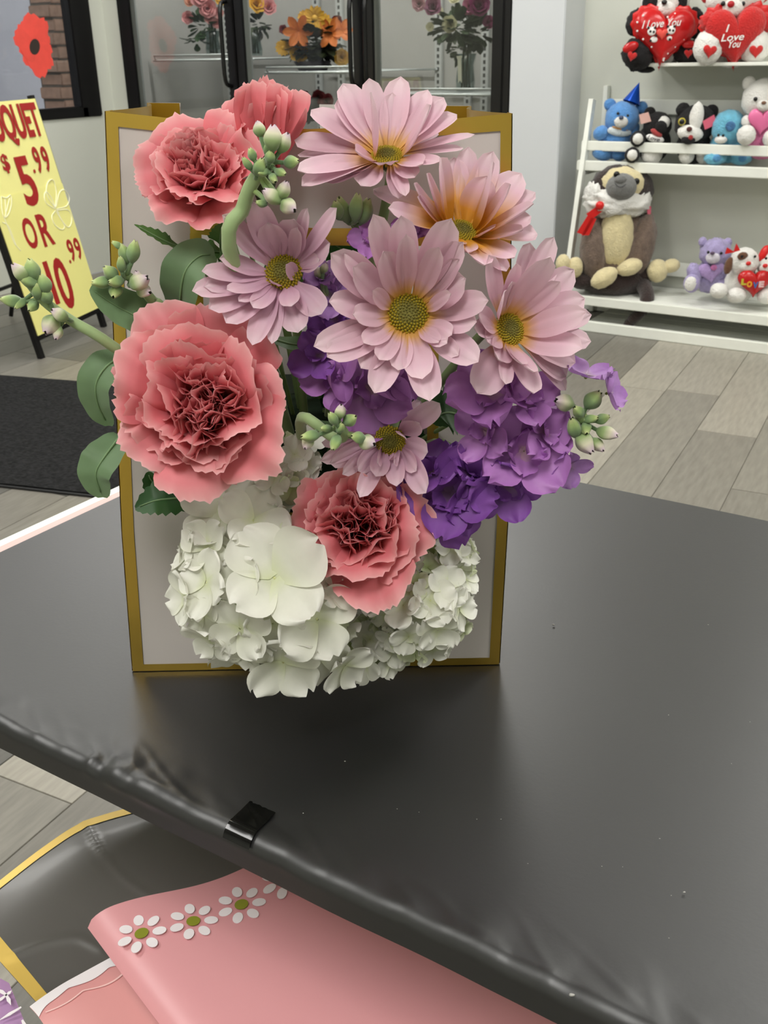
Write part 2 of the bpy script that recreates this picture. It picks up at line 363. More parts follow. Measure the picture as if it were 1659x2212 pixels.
# ================================================================== THE PRICE SIGN
SA = V((-3.475, 2.736, 0)); SB = V((-3.653, 3.266, 0)); SE = (SB - SA).normalized(); SNH = V((-SE.y, SE.x, 0)); SU = (SNH * sin(radians(11.5)) + UZ * cos(radians(11.5))).normalized(); SN = SE.cross(SU)
if SN.dot(CP - SA) < 0: SNf = -SN
else: SNf = SN
def sp(a, b, off=0.): return SA + SE * a + SU * b + SNf * off
def spx(x, y):
    d = ray(x, y); p = CP + d * ((SA - CP).dot(SNf) / d.dot(SNf)); q = p - SA; return q.dot(SE), q.dot(SU)
sg = thing('price_sign', 'yellow price sign board with red lettering on a black floor stand', 'sign', SA)
for a in (.008, .552):
    mk('leg', obox(sp(a, .515, -.012), SE, SU, SNf, .014, .515, .010), blackf, sg, smooth=False)
    mk('rear_leg', tube([sp(a, .98, -.03), sp(a, 0, 0) + V((-.55, -.1, .01))], .011, n=6, seg=4), blackf, sg)
mk('bottom_rail', obox(sp(.28, .085, -.012), SE, SU, SNf, .27, .012, .010), blackf, sg, smooth=False)
mk('rear_rail', tube([sp(.0, 0, 0) + V((-.46, -.085, .18)), sp(.56, 0, 0) + V((-.46, -.085, .18))], .009, n=6, seg=4), blackf, sg)
mk('board', obox(sp(.29, .555, -.004), SE, SU, SNf, .272, .46, .003), mat('sign_yellow', (250, 244, 158), .55, var=.02, vscale=5), sg, smooth=False)
mk('board_joint', obox(sp(.29, .375, .0006), SE, SU, SNf, .272, .281, .0006), mat('sign_yellow_b', (247, 241, 152), .55, var=.02, vscale=5), sg, smooth=False)
redm = mat('sign_red', (168, 30, 26), .6)
def sign_text(txt, x0, y0, x1, y1, bold=.03, wpx=None):
    """text whose box runs, in photo pixels on the board, between lower-left (x0,y0) and upper-right (x1,y1)"""
    a0, b0 = spx(x0, y0); a1, b1 = spx(x1, y1)
    ex = SE if SE.cross(SU).dot(SNf) > 0 else SE
    mk('lettering', place_text(txt, sp((a0 + a1) / 2, (b0 + b1) / 2, .002), SE, SU, abs(a1 - a0), abs(b1 - b0), bold), redm, sg, smooth=False)
a1, b1 = spx(71, 220); a0, b0 = spx(92, 307)
sz = b1 - b0
mk('lettering', place_text('BOUQUET', sp(.29, (b0 + b1) / 2, .002), SE, SU, .50, sz, .035), redm, sg, smooth=False)
aL, _ = spx(55, 330); 
for txt, (ax, ay), (bx, by) in [('$', (20, 374), (3, 333)), ('5', (64, 447), (52, 336)), ('.', (74, 374), (74, 366)), ('9', (90, 374), (70, 317)), ('9', (108, 371), (88, 316)), ('O', (72, 538), (56, 470)), ('R', (110, 530), (84, 462)), ('$', (78, 590), (64, 572)), ('1', (128, 656), (92, 566)), ('0', (158, 665), (116, 558)), ('.', (151, 569), (151, 562)), ('9', (163, 564), (143, 518)), ('9', (176, 560), (159, 514))]:
    (a0, b0), (a1, b1) = spx(ax, ay), spx(bx, by)
    w = {'$': .052, '5': .11, '.': .016, '9': .048, 'O': .09, 'R': .09, '1': .035, '0': .105}[txt]
    mk('lettering', place_text(txt, sp((a0 + a1) / 2, (b0 + b1) / 2, .002), SE, SU, w, max(.016, abs(b1 - b0)), .025), redm, sg, smooth=False)
chalk = mat('chalk_white', (255, 253, 222), .9)
def chalk_line(pts): return tube([sp(*spx(122 + (x - 122) * .9 if x > 60 else x, 445 + (y - 445) * .93 if x > 60 else y), .0015) for x, y in pts], .0022, n=4, seg=18, cap=False)
mk('chalk_flower', join(*[chalk_line(p) for p in [[(118, 450), (98, 420), (100, 392), (113, 385), (121, 415), (118, 448)], [(120, 448), (128, 415), (140, 408), (152, 425), (146, 445), (122, 452)], [(122, 455), (150, 455), (158, 478), (150, 495), (135, 480), (122, 456)], [(120, 458), (140, 490), (134, 500), (118, 490), (110, 470), (119, 456)], [(117, 452), (98, 440), (92, 425), (96, 412), (108, 425), (118, 450)], [(112, 440), (122, 455), (128, 462)]]]), chalk, sg, kind=None)
mk('chalk_flower', join(*[chalk_line(p) for p in [[(2, 425), (14, 428), (22, 422), (24, 440), (18, 462), (8, 470), (3, 450), (2, 425)], [(8, 470), (20, 500), (30, 525), (44, 542)], [(4, 480), (18, 490), (34, 530)], [(10, 430), (12, 465)], [(20, 428), (10, 468)]]]), chalk, sg)

# ================================================================== FLOOR MAT
md = V((.96, .277, 0)).normalized(); mn = V((-md.y, md.x, 0)); m0 = V((-2.479, 1.725, 0)) - md * .9
mv = gridf(30, 20, lambda u, v: m0 + md * (1.85 * u) + mn * (.97 * v) + V((0, 0, .010 + .0015 * noise.noise(V((u * 40, v * 20, 0))))))
me_ = thing('door_mat', 'charcoal ribbed door mat on the wooden floor', 'mat', m0 + V((0, 0, 0)))
mk('pile', mv, mat('mat_pile', (32, 32, 33), .95, var=.6, vscale=70, bump=1., bscale=120, bdist=.008, spec=.2), me_)
mk('mat_backing', obox(m0 + md * .925 + mn * .485 + V((0, 0, .003)), md, mn, UZ, .93, .495, .003), mat('mat_rubber', (26, 26, 27), .7), me_, smooth=False)
# ================================================================== TOY RACK on the right
RX0, RX1 = -1.80, .35
rack = thing('toy_rack', 'white slatted wooden toy rack against the back wall', 'rack', (RX0, 4.45, 0))
def post_y(z): return 4.25 + (4.467 - 4.25) * z / .95
for x in (RX0, RX1):
    a, b = V((x, post_y(0), 0)), V((x, post_y(.95), .95)); d = (b - a).normalized()
    mk('front_post', obox((a + b) / 2 + V((.01, 0, 0)), V((1, 0, 0)), d.cross(V((1, 0, 0))), d, .010, .018, (b - a).length / 2), whitep, rack, smooth=False)
    mk('rear_post', box((x, YB - .04, 0), (x + .02, YB - .005, 1.0), .002), whitep, rack, smooth=False)
    for z in (.095, .665): mk('side_rail', box((x + .001, post_y(z), z - .02), (x + .019, YB - .03, z + .01), .002), whitep, rack, smooth=False)
def slat(y0, y1, z0, z1, x0=RX0 - .02, x1=RX1): return mk('slat', box((x0, y0, z0), (x1, y1, z1), .003), whitep, rack, smooth=False)
slat(4.245, 4.265, .0, .046, -1.70)
for k in range(4): slat(4.27 + k * .09, 4.35 + k * .09, .012, .022, -1.70)
slat(4.262, 4.282, .112, .152)
for k in range(4): slat(4.285 + k * .09, 4.372 + k * .09, .132, .144)
slat(YB - .03, YB - .012, .20, .262)
slat(4.405, 4.423, .664, .706); slat(4.418, 4.436, .746, .786, RX0 - .01)
for k in range(2): slat(4.44 + k * .10, 4.535 + k * .10, .664, .676)
slat(YB - .035, YB - .015, .885, .945, RX0 + .02)
ts_ = mk('wall_shelf', box((-1.57, 4.40, 1.079), (.6, YB, 1.092), .002), whitep, smooth=False); tag(ts_, 'thin white wall shelf above the toy rack holding two big bears', 'shelf')

# ------------------------------------------------------------------ plush toys
def plush(name, rgb, var=.08): return mat('plush_' + name, rgb, .9, var=var, vscale=45, bump=1., bscale=170, bdist=.006, sheen=.06 if sum(rgb) < 90 else .3)
blk = plush('black', (22, 20, 22), .3); wht = plush('white', (240, 238, 232), .04); red = plush('red', (206, 32, 30)); blu = plush('blue', (92, 150, 214)); lbl = plush('light_blue', (112, 188, 216), .12)
pnk = plush('pink', (235, 130, 178)); lil = plush('lilac', (172, 160, 204), .16); crm = plush('cream', (226, 212, 166)); brn = plush('brown', (116, 98, 86), .25); dbr = plush('dark_brown', (44, 28, 24), .2); gry = plush('grey', (122, 122, 120), .05); tan = plush('tan', (110, 74, 50))
eyem = mat('toy_eye', (12, 10, 10), .12); satin = mat('satin_red', (214, 30, 28), .28); foil = mat('heart_foil', (196, 28, 30), .22, var=.15, vscale=10); pfoil = mat('pink_foil', (238, 120, 170), .25); whiteprint = mat('white_print', (250, 248, 244), .6)
class Toy:
    def __init__(s, name, label, ax, ay, yplane, cat='toy', base=None):
        a = Yp(ax, ay, yplane); s.d0 = a.dot(HF)
        s.t = thing(name, label, cat, base or a); s.k = pxm(a); s.n = 0
    def pt(s, x, y, dep=0.): return Dp(x, y, s.d0 - dep * s.k)
    def b(s, name, x, y, rx, ry, rd, m, dep=0., roll=0., fuzz=.05, parent=None, shape=None, nu=30, nv=20):
        s.n += 1; c, sn = cos(radians(roll)), sin(radians(roll)); k = s.k
        ex = HR * c - UZ * sn; ez = HR * sn + UZ * c
        return mk(name, ell(s.pt(x, y, dep), ex * (rx * k), HF * (rd * k), ez * (ry * k), nu, nv, fuzz, s.n * 3.7, shape), m, parent or s.t)
    def eye(s, x, y, r, dep, m=None, name='eye'): return s.b(name, x, y, r, r, r * .6, m or eyem, dep, fuzz=0, nu=12, nv=8)
    def heart(s, name, x, y, w, h, rd, m, dep, roll=0., parent=None, frill=0.):
        k = s.k; c0 = s.pt(x, y, dep); c, sn = cos(radians(roll)), sin(radians(roll)); ex = HR * c - UZ * sn; ez = HR * sn + UZ * c
        def f(u, v):
            a = 2 * pi * u; hx = 16 * sin(a) ** 3 / 16; hz = (13 * cos(a) - 5 * cos(2 * a) - 2 * cos(3 * a) - cos(4 * a)) / 15
            r = sin(pi * v) ** .7; fr = 1 + frill * sin(a * 26) * r
            return c0 + ex * (hx * w / 2 * r * fr * k) + ez * ((hz * r + .08) * h / 2 * fr * k) + HF * (-cos(pi * (1 - v)) * rd * k * (1 if frill == 0 else .5))
        return mk(name, gridf(48 if not frill else 104, 10, f, True), m, parent or s.t)
    def tri(s, name, pts, m, dep, th=3.): 
        return mk(name, prism([s.pt(x, y, dep) for x, y in pts], -HF * (th * s.k)), m, s.t, smooth=False)
    def text(s, txt, x, y, w, h, m, dep, roll=0., bold=.01, parent=None):
        c, sn = cos(radians(roll)), sin(radians(roll)); ex = HR * c - UZ * sn; ez = HR * sn + UZ * c
        return mk('lettering', place_text(txt, s.pt(x, y, dep), ex, ez, w * s.k, h * s.k, bold, .001, .3 if len(txt) > 1 or txt == 'I' else 0), m, parent or s.t, smooth=False)

# big panda with a red heart
T = Toy('panda_toy', 'black and white plush panda holding a red foil heart', 1435, 134, 4.52)
T.b('body', 1436, 88, 52, 52, 40, wht); T.b('head', 1437, 2, 52, 44, 40, wht, 8)
for x in (1406, 1466): T.b('eye_patch', x, 2, 17, 26, 10, blk, 36, roll=15 if x < 1437 else -15)
T.b('muzzle', 1437, 20, 23, 17, 18, wht, 38); T.b('nose', 1435, 5, 6, 5, 5, eyem, 56, fuzz=0)
for x in (1405, 1465): T.b('ear', x, -40, 17, 17, 10, blk)
T.b('arm', 1376, 48, 22, 27, 24, blk, 22, roll=20, fuzz=.1); T.b('arm', 1502, 50, 18, 30, 22, blk, 22, roll=-8, fuzz=.1)
h = T.heart('heart', 1433, 76, 128, 116, 20, foil, 58, roll=3); T.heart('heart_frill', 1433, 76, 142, 130, 6, satin, 48, roll=3, frill=.03)
f1 = T.b('foot', 1378, 117, 34, 32, 34, blk, 34, roll=12, fuzz=.12); T.heart('foot_heart', 1365, 122, 20, 20, 4, red, 68, roll=12, parent=f1); T.b('toe_patch', 1362, 102, 17, 10, 6, foil, 64, roll=-20, parent=f1, fuzz=0)
f2 = T.b('foot', 1487, 113, 31, 24, 30, blk, 34, fuzz=.12); T.heart('foot_heart', 1487, 116, 18, 18, 4, red, 64, parent=f2); T.b('toe_patch', 1488, 96, 14, 8, 6, foil, 60, parent=f2, fuzz=0)
T.b('tail', 1394, 150, 20, 7, 9, blk, 26, roll=2)
T.text('I Love You', 1430, 50, 78, 15, whiteprint, 79, roll=-3, parent=h)
for x, y in ((1408, 68), (1450, 65)):
    sg_ = 1 if x < 1430 else -1
    T.b('print_face', x, y, 9, 8, 2, whiteprint, 79, fuzz=0, parent=h, nu=12, nv=8); T.b('print_body', x + 5 * sg_, y + 17, 8, 6, 2, whiteprint, 76, fuzz=0, parent=h, nu=12, nv=8)
    for dx, dy in ((-7, -8), (7, -8), (-3, 0), (4, 1), (-3, 20), (9 * sg_, 9)): T.b('print_mark', x + dx, y + dy, 2.6, 2.6, 1.5, eyem, 80.5, fuzz=0, parent=h, nu=8, nv=6)
T.heart('print_heart', 1430, 74, 24, 22, 3, mat('print_coral', (236, 84, 72), .5), 79, parent=h)
for k in range(22):
    a = 2 * pi * k / 22; hx = 16 * sin(a) ** 3 / 16; hz = (13 * cos(a) - 5 * cos(2 * a) - 2 * cos(3 * a) - cos(4 * a)) / 15
    T.b('heart_dot', 1433 + hx * 58, 76 - (hz * .9 + .08) * 58, 2.2, 2.2, 2, whiteprint, 69, fuzz=0, parent=h, nu=8, nv=6)
# big white bear with a red heart
T = Toy('white_bear_toy', 'white plush bear with red satin heart on the wall shelf', 1585, 134, 4.52)
T.b('body', 1588, 85, 58, 56, 42, wht); T.b('head', 1588, -6, 62, 46, 42, wht, 8, fuzz=.07)
T.b('ear', 1533, -22, 18, 26, 14, red, 0, roll=10); T.b('ear', 1645, -22, 18, 26, 14, red, 0, roll=-10)
T.b('muzzle', 1582, 18, 24, 19, 18, wht, 38); T.b('nose', 1579, 9, 7.5, 6.5, 6, mat('toy_nose_red', (176, 20, 32), .25), 55, fuzz=0); T.eye(1562, 8, 5, 48); T.eye(1605, 8, 5, 48)
h = T.heart('heart', 1588, 76, 128, 118, 20, red, 52, roll=-4); T.heart('heart_frill', 1588, 74, 152, 134, 6, satin, 42, roll=-4, frill=.05)
for x, y in ((1530, 48), (1655, 48)): T.b('arm', x, y, 18, 20, 18, red, 40, fuzz=.14)
for x in (1530, 1630):
    f = T.b('foot', x, 102, 31, 35, 28, wht, 42, roll=6 if x < 1580 else -6, fuzz=.07); T.heart('foot_heart', x + 3, 111, 29, 27, 5, red, 68, parent=f, roll=6 if x < 1580 else -2)
for s_, x, y, w in (('I', 1572, 61, 3), ('Love', 1584, 80, 46), ('You', 1586, 95, 26)): T.text(s_, x, y, w, 14, whiteprint, 74, roll=-3, parent=h)
# blue bear with a party hat
ZS2, ZS1 = .676, .144
T = Toy('blue_bear_toy', 'blue plush bear wearing a shiny blue cone party hat', 1335, 345, 4.52)
T.b('body', 1328, 303, 34, 38, 30, blu); T.b('head', 1344, 256, 36, 34, 32, blu, 12)
for x, y in ((1318, 226), (1386, 232)): T.b('ear', x, y, 13, 12, 8, blu, 4)
T.b('muzzle', 1342, 263, 15, 12, 12, wht, 38); T.b('nose', 1342, 254, 5, 4, 4, mat('toy_nose_grey', (70, 82, 112), .3), 50, fuzz=0); T.eye(1335, 245, 3, 42); T.eye(1356, 250, 3, 42)
T.b('bib', 1338, 284, 26, 10, 8, plush('bib', (222, 232, 236)), 28, roll=8); T.b('bib_trim', 1340, 277, 18, 4, 6, plush('bib_trim', (220, 168, 110)), 32, roll=12)
T.b('arm', 1298, 287, 17, 14, 14, blu, 16, roll=-30); T.b('arm', 1368, 282, 12, 18, 12, blu, 14, roll=20)
T.b('leg', 1304, 326, 24, 20, 20, blu, 12); T.b('leg', 1338, 332, 17, 15, 18, blu, 22)
apex = T.pt(1381, 178, 8); bc = T.pt(1364, 222, 12); axv = (apex - bc); s1, s2 = frame_of(axv, HF); R_ = 19 * T.k
mk('party_hat', gridf(24, 6, lambda u, v: bc + axv * v + (s1 * cos(2 * pi * u) + s2 * sin(2 * pi * u)) * (R_ * (1 - v) + .0004), True), mat('hat_foil', (28, 88, 206), .22, metal=.5), T.t)
# small panda
T = Toy('small_panda_toy', 'small black and white plush panda with pink tag beside blue bear', 1412, 348, 4.52)
T.b('body', 1412, 310, 36, 40, 30, blk); T.b('head', 1420, 272, 30, 28, 28, blk, 14); T.b('ear', 1404, 246, 13, 14, 9, blk, 8); T.b('face_patch', 1430, 266, 17, 14, 14, wht, 30, roll=-20); T.b('eye_patch', 1428, 274, 13, 12, 8, blk, 42, roll=30)
T.b('belly', 1408, 334, 22, 22, 18, wht, 26); T.b('bib', 1415, 299, 20, 8, 6, whiteprint, 36, roll=14, fuzz=0); T.text('Love', 1413, 299, 26, 9, mat('print_grey', (80, 80, 84), .7), 43, roll=14)
for x, y in ((1378, 300), (1366, 335)): a = T.b('paw', x, y, 16, 16, 16, blk, 30); T.b('paw_pad', x, y, 11, 11, 8, wht, 41, parent=a)
T.tri('tag', [(1380, 248), (1400, 242), (1406, 262), (1384, 268)], mat('tag_pink', (236, 190, 180), .5), 30); T.b('scarf', 1418, 287, 14, 6, 6, plush('scarf', (190, 70, 70)), 40, roll=30)
# black and white dog
T = Toy('dog_toy', 'black plush dog with white blaze and yellow ringed eyes', 1502, 350, 4.53)
T.b('body', 1498, 315, 36, 38, 30, blk); T.b('head', 1502, 268, 43, 38, 36, blk, 12); T.b('ear', 1475, 236, 15, 13, 9, blk, 12, roll=-30); T.b('ear', 1538, 240, 14, 13, 9, blk, 12, roll=30)
T.b('blaze', 1504, 256, 15, 32, 14, wht, 39, roll=4); T.b('muzzle', 1491, 288, 27, 17, 18, wht, 40, roll=8); T.b('nose', 1489, 279, 6, 5, 4, plush('nose_brown', (84, 40, 36)), 58, fuzz=0); T.b('mouth', 1487, 302, 15, 9, 8, blk, 50); T.b('tongue', 1492, 297, 5, 5, 4, plush('tongue', (170, 40, 44)), 57, roll=10)
for x, y in ((1473, 263), (1520, 270)): e = T.b('eye_ring', x, y, 8, 8, 5, mat('eye_yellow', (190, 176, 70), .2), 42, fuzz=0); T.b('pupil', x, y, 5.5, 5.5, 4, eyem, 45, fuzz=0, parent=e)
for x in (1483, 1520): T.b('foot', x, 336, 16, 17, 18, wht, 24)
T.tri('tag', [(1517, 262), (1542, 248), (1548, 268), (1522, 280)], mat('tag_hotpink', (226, 104, 128), .4), 46)
# pale blue bear lying face down
T = Toy('pale_blue_bear_toy', 'pale blue plush bear with a checked patch bowing its head', 1572, 352, 4.53)
T.b('body', 1572, 315, 38, 36, 30, lbl); T.b('head', 1574, 276, 35, 36, 32, lbl, 14); T.b('patch', 1578, 273, 11, 10, 4, plush('patch', (70, 122, 172), .3), 44, roll=20, fuzz=0); T.b('muzzle', 1557, 302, 13, 8, 12, wht, 36); T.eye(1552, 292, 3, 42); T.eye(1562, 293, 3, 43)
for x in (1545, 1600): f = T.b('foot', x, 341, 24, 15, 20, lbl, 26); T.b('foot_pad', x + 4, 342, 9, 8, 5, plush('pad_blue', (84, 150, 200)), 44, parent=f)
# white bear in a pink top
T = Toy('pink_top_bear_toy', 'white plush toy in a pink heart top at the rack end', 1645, 352, 4.54)
T.b('body', 1650, 300, 40, 42, 32, pnk); T.b('head', 1652, 215, 48, 42, 36, wht, 8); T.b('ear', 1618, 180, 14, 14, 9, wht); T.b('ear', 1688, 180, 14, 14, 9, wht); T.eye(1632, 214, 4.5, 40); T.eye(1668, 216, 4.5, 40); T.b('muzzle', 1650, 228, 15, 11, 9, wht, 40); T.b('nose', 1650, 222, 5, 3.5, 4, mat('nose_tan', (120, 84, 60), .4), 48, fuzz=0)
T.heart('heart', 1645, 262, 58, 56, 8, pfoil, 36); T.b('foot', 1612, 292, 19, 20, 20, wht, 46); T.b('foot', 1668, 300, 19, 20, 20, wht, 46); T.b('arm', 1612, 262, 10, 12, 12, wht, 24)
# monkey with white ruff
T = Toy('monkey_toy', 'large brown plush monkey with white ruff and red ribbon', 1335, 620, 4.45)
T.b('body', 1330, 540, 72, 92, 55, brn, fuzz=.07); T.b('hips', 1325, 600, 78, 38, 60, dbr, 0, fuzz=.06)
T.b('tummy', 1332, 515, 36, 68, 30, crm, 34, fuzz=.06)
T.b('hood', 1342, 408, 66, 50, 46, dbr, 8); T.b('face', 1346, 398, 46, 34, 30, crm, 30, roll=8); T.b('ruff', 1333, 436, 68, 34, 44, wht, 22, fuzz=.16, nu=40, nv=26); T.b('ruff', 1285, 420, 22, 26, 26, wht, 18, fuzz=.2, nu=24, nv=18); T.b('ruff', 1385, 430, 20, 26, 26, wht, 18, fuzz=.2, nu=24, nv=18)
m_ = T.b('muzzle', 1342, 404, 31, 27, 28, gry, 50, fuzz=.02); T.b('nose_ridge', 1341, 388, 12, 9, 8, gry, 70, fuzz=0, parent=m_); mk('mouth_line', tube([T.pt(1328, 395, 78), T.pt(1334, 402, 80), T.pt(1343, 404, 80), T.pt(1352, 398, 80)], 1. * T.k, n=5, seg=8), mat('stitch', (70, 70, 72), .8), m_)
T.eye(1332, 377, 6.5, 58); T.eye(1375, 392, 6.5, 55)
T.b('arm', 1282, 545, 28, 66, 34, brn, 26, roll=-6, fuzz=.07); T.b('arm', 1384, 530, 28, 66, 34, brn, 26, roll=10, fuzz=.07)
T.b('hand', 1305, 600, 30, 19, 20, crm, 62, roll=-32); T.b('hand', 1360, 577, 27, 17, 20, crm, 56, roll=-18)
for (x, y, r) in ((1216, 570, 15), (1242, 578, 17)): T.b('foot', x, y, r, r + 5, 16, crm, 36)
T.b('foot', 1420, 585, 22, 24, 20, crm, 46); T.b('foot', 1450, 574, 18, 14, 16, crm, 46, roll=-14)
T.b('leg', 1400, 592, 30, 16, 22, dbr, 26, roll=-10); T.b('leg', 1260, 606, 30, 18, 22, dbr, 26)
mk('tail', tube([T.pt(1385, 605, 20), T.pt(1398, 640, 78), T.pt(1388, 668, 92), T.pt(1362, 695, 88)], 17 * T.k, 11 * T.k, n=12, seg=12), dbr, T.t)
T.b('tail_tip', 1360, 697, 14, 10, 10, dbr, 88, roll=-38)
rb = T.b('bow_knot', 1296, 444, 9, 9, 8, satin, 56, fuzz=0)
for P in ([(1300, 438), (1306, 452), (1278, 474), (1266, 462)], [(1270, 464), (1284, 472), (1262, 508), (1246, 502)], [(1276, 470), (1288, 472), (1272, 508), (1256, 508)]): T.tri('ribbon', P, satin, 52, 2)
T.tri('tag', [(1396, 442), (1406, 446), (1404, 472), (1398, 462)], mat('tag_hotpink', (226, 104, 128), .4), 30)
# small lilac bear
T = Toy('lilac_bear_toy', 'small lilac plush bear with white paws on lower shelf', 1538, 632, 4.47)
T.b('body', 1540, 598, 40, 34, 32, lil, fuzz=.1); T.b('head', 1545, 546, 33, 30, 30, lil, 12, fuzz=.09); T.b('ear', 1518, 522, 9, 10, 7, lil, 8); T.b('ear', 1572, 524, 9, 10, 7, lil, 8); T.b('muzzle', 1540, 557, 15, 12, 14, plush('muzzle_lilac', (228, 222, 232)), 36); T.b('nose', 1539, 547, 5, 3.5, 4, plush('nose_purple', (92, 70, 96)), 49, fuzz=0); T.eye(1530, 545, 3.2, 42); T.eye(1558, 547, 3.2, 42)
T.heart('heart', 1536, 588, 56, 46, 8, plush('heart_lilac', (186, 158, 214)), 30, roll=-8); T.b('pink_spot', 1542, 578, 7, 6, 3, plush('spot_pink', (206, 120, 178)), 40, roll=20, fuzz=0)
T.b('arm', 1500, 590, 15, 22, 14, lil, 22, roll=-20, fuzz=.1); f = T.b('foot', 1494, 612, 17, 19, 18, lil, 36); T.b('foot_pad', 1492, 613, 13, 15, 8, wht, 48, parent=f); T.b('foot', 1562, 618, 18, 16, 18, lil, 30, fuzz=.1)
# hugging pair of white dogs
T = Toy('dog_pair_toy', 'pair of white plush dogs hugging a red foil heart', 1615, 652, 4.42)
T.b('body', 1600, 612, 34, 40, 30, wht); T.b('body', 1665, 612, 34, 40, 30, wht)
T.b('head', 1608, 566, 30, 30, 28, wht, 14); T.b('ear', 1574, 574, 9, 18, 8, tan, 18, roll=10); T.b('eye_patch', 1604, 553, 11, 8, 6, tan, 36, roll=-14); T.eye(1603, 554, 3, 43); T.eye(1631, 554, 3, 40); T.b('muzzle', 1613, 575, 17, 13, 12, wht, 34); T.b('nose', 1617, 569, 5.5, 4.5, 4, satin, 46, fuzz=0)
T.b('head', 1664, 566, 30, 30, 28, wht, 14); T.b('ear', 1650, 548, 9, 18, 10, satin, 22, roll=20); T.eye(1655, 558, 3, 43); T.b('muzzle', 1656, 580, 15, 12, 12, wht, 36); T.b('nose', 1653, 574, 5.5, 4.5, 4, satin, 48, fuzz=0)
for P in ([(1586, 544), (1570, 534), (1566, 548)], [(1584, 544), (1590, 526), (1598, 540)]): T.tri('bow', P, satin, 40, 4)
h = T.heart('heart', 1630, 610, 74, 60, 14, foil, 42)
for ch, x, y, c_ in (('L', 1607, 609, (206, 196, 60)), ('O', 1619, 614, (236, 170, 40)), ('V', 1632, 616, (50, 110, 180)), ('E', 1645, 614, (236, 200, 200))): T.text(ch, x, y, 11, 13, mat('letter_' + ch, c_, .5), 64, bold=.06, parent=h)
for (x, y, rx, ry) in ((1590, 638, 20, 16), (1553, 628, 18, 16), (1655, 640, 19, 16)): T.b('paw', x, y, rx, ry, 18, wht, 44)
# ================================================================== THE TABLE
TZ = .77
TX0, TX1, TY0, TY1 = -.71, 1.15, .318, .878
tb = thing('display_table', 'white rectangular display table under the black cover', 'table', (.2, .6, 0))
mk('table_top', box((TX0 - .032, TY0 + .008, TZ - .020), (TX1, TY1, TZ - .0035), .006), whitep, tb, smooth=False)
for x in (TX0 + .42, TX1 - .06):
    for y in (TY0 + .16, TY1 - .06): mk('leg', tube([V((x, y, 0)), V((x, y, TZ - .02))], .018, n=12, seg=4), mat('leg_grey', (150, 150, 152), .4, metal=.4), tb)
# pale pink liner sheet showing along the left edge
pk = mk('liner_sheet', box((TX0 - .014, TY0 + .03, TZ - .0034), (TX0 + .2, TY1 - .004, TZ - .0026)), mat('liner_pink', (230, 196, 190), .5), smooth=False); tag(pk, 'pale pink liner sheet edging the black table cover', 'sheet')
# black cover: flat film that rolls over the near edge with wrinkles
cover_m = mat('cover_black', (24, 24, 25), .40, var=.10, vscale=6, bump=.02, bscale=400, spec=1.0)
def wrinkle(x, d):
    """height ripples near the rolled edge, d = distance in from the edge"""
    e = math.exp(-(d / .018) ** 2); k = noise.noise(V((x * 34, d * 20, 3.))) ; k2 = noise.noise(V((x * 90, d * 55, 9.)))
    g = max(0., noise.noise(V((x * 9, 1., 4.))) * 1.6)
    rid = max(0., 1 - abs(noise.noise(V((x * 40 + d * 60, d * 30, 7.)))) * 3.2) ** 2
    return e * (.0020 * k + .0034 * g * k2 + .0018 * g + .0026 * rid * (.25 + g))
R = .009
rows = []
for i in range(33): rows.append(('flat', TY1 - (TY1 - TY0 - .075) * i / 32))
for i in range(1, 31): rows.append(('flat', TY0 + .075 - (.075 - R) * i / 30))
for i in range(1, 11): rows.append(('arc', i / 10 * pi / 2))
for i in range(1, 5): rows.append(('drop', i / 4))
NX = 620
cv, cf = [], []
for (kd, q) in rows:
    for i in range(NX + 1):
        x = TX0 + (TX1 - TX0) * (i / NX); wob = .0012 * noise.noise(V((x * 14, 0, 0)))
        if kd == 'flat': p = V((x, q, TZ + wrinkle(x, q - TY0 - R) + .0004 * noise.noise(V((x * 7, q * 7, 2)))))
        elif kd == 'arc':
            w = wrinkle(x, 0) * cos(q); p = V((x, TY0 + R - (R + w + wob) * sin(q), TZ - R + (R + w) * cos(q)))
        else: p = V((x, TY0 - wob - .0006 * q, TZ - R - .011 * q))
        cv.append(p)
for j in range(len(rows) - 1):
    for i in range(NX): a = j * (NX + 1) + i; cf.append((a, a + NX + 1, a + NX + 2, a + 1))
cv = [v if v.y > TY0 + .01 else v for v in cv]
tc_ = mk('table_cover', (cv, cf), cover_m); tag(tc_, 'black plastic film cover stretched over the table', 'table cover')
# dust specks and lint lying on the cover
lint = mat('lint', (176, 174, 168), .9)
lr = random.Random(12)
specks = [(1196, 1350, 7), (1235, 2150, 14), (1425, 1812, 4), (1300, 1872, 4), (1345, 1873, 3), (1478, 1928, 8), (1450, 1935, 4), (1140, 1866, 3), (1082, 1770, 3), (1030, 1770, 3), (745, 1645, 4), (858, 1748, 3), (905, 1755, 3), (655, 1757, 4), (1445, 2027, 4), (1530, 1350, 3), (1444, 1545, 4), (1620, 1560, 3), (1580, 1650, 3)]
for i, (x, y, s_) in enumerate(specks):
    p = Zp(x, y, TZ + .0012); k = pxm(p) * s_ * .36
    o = mk('lint_speck', ell(p + V((0, 0, .0002)), HR * (k * lr.uniform(.8, 1.5)), HF * (k * .7), UZ * min(k * .6, .0014), 8, 6, .3, i), lint)
    tag(o, 'white crumb of lint near the rolled front edge of the black cover' if s_ == 14 else 'tiny pale speck of lint on the black table cover', 'lint', None if s_ == 14 else 'lint specks on the table cover')
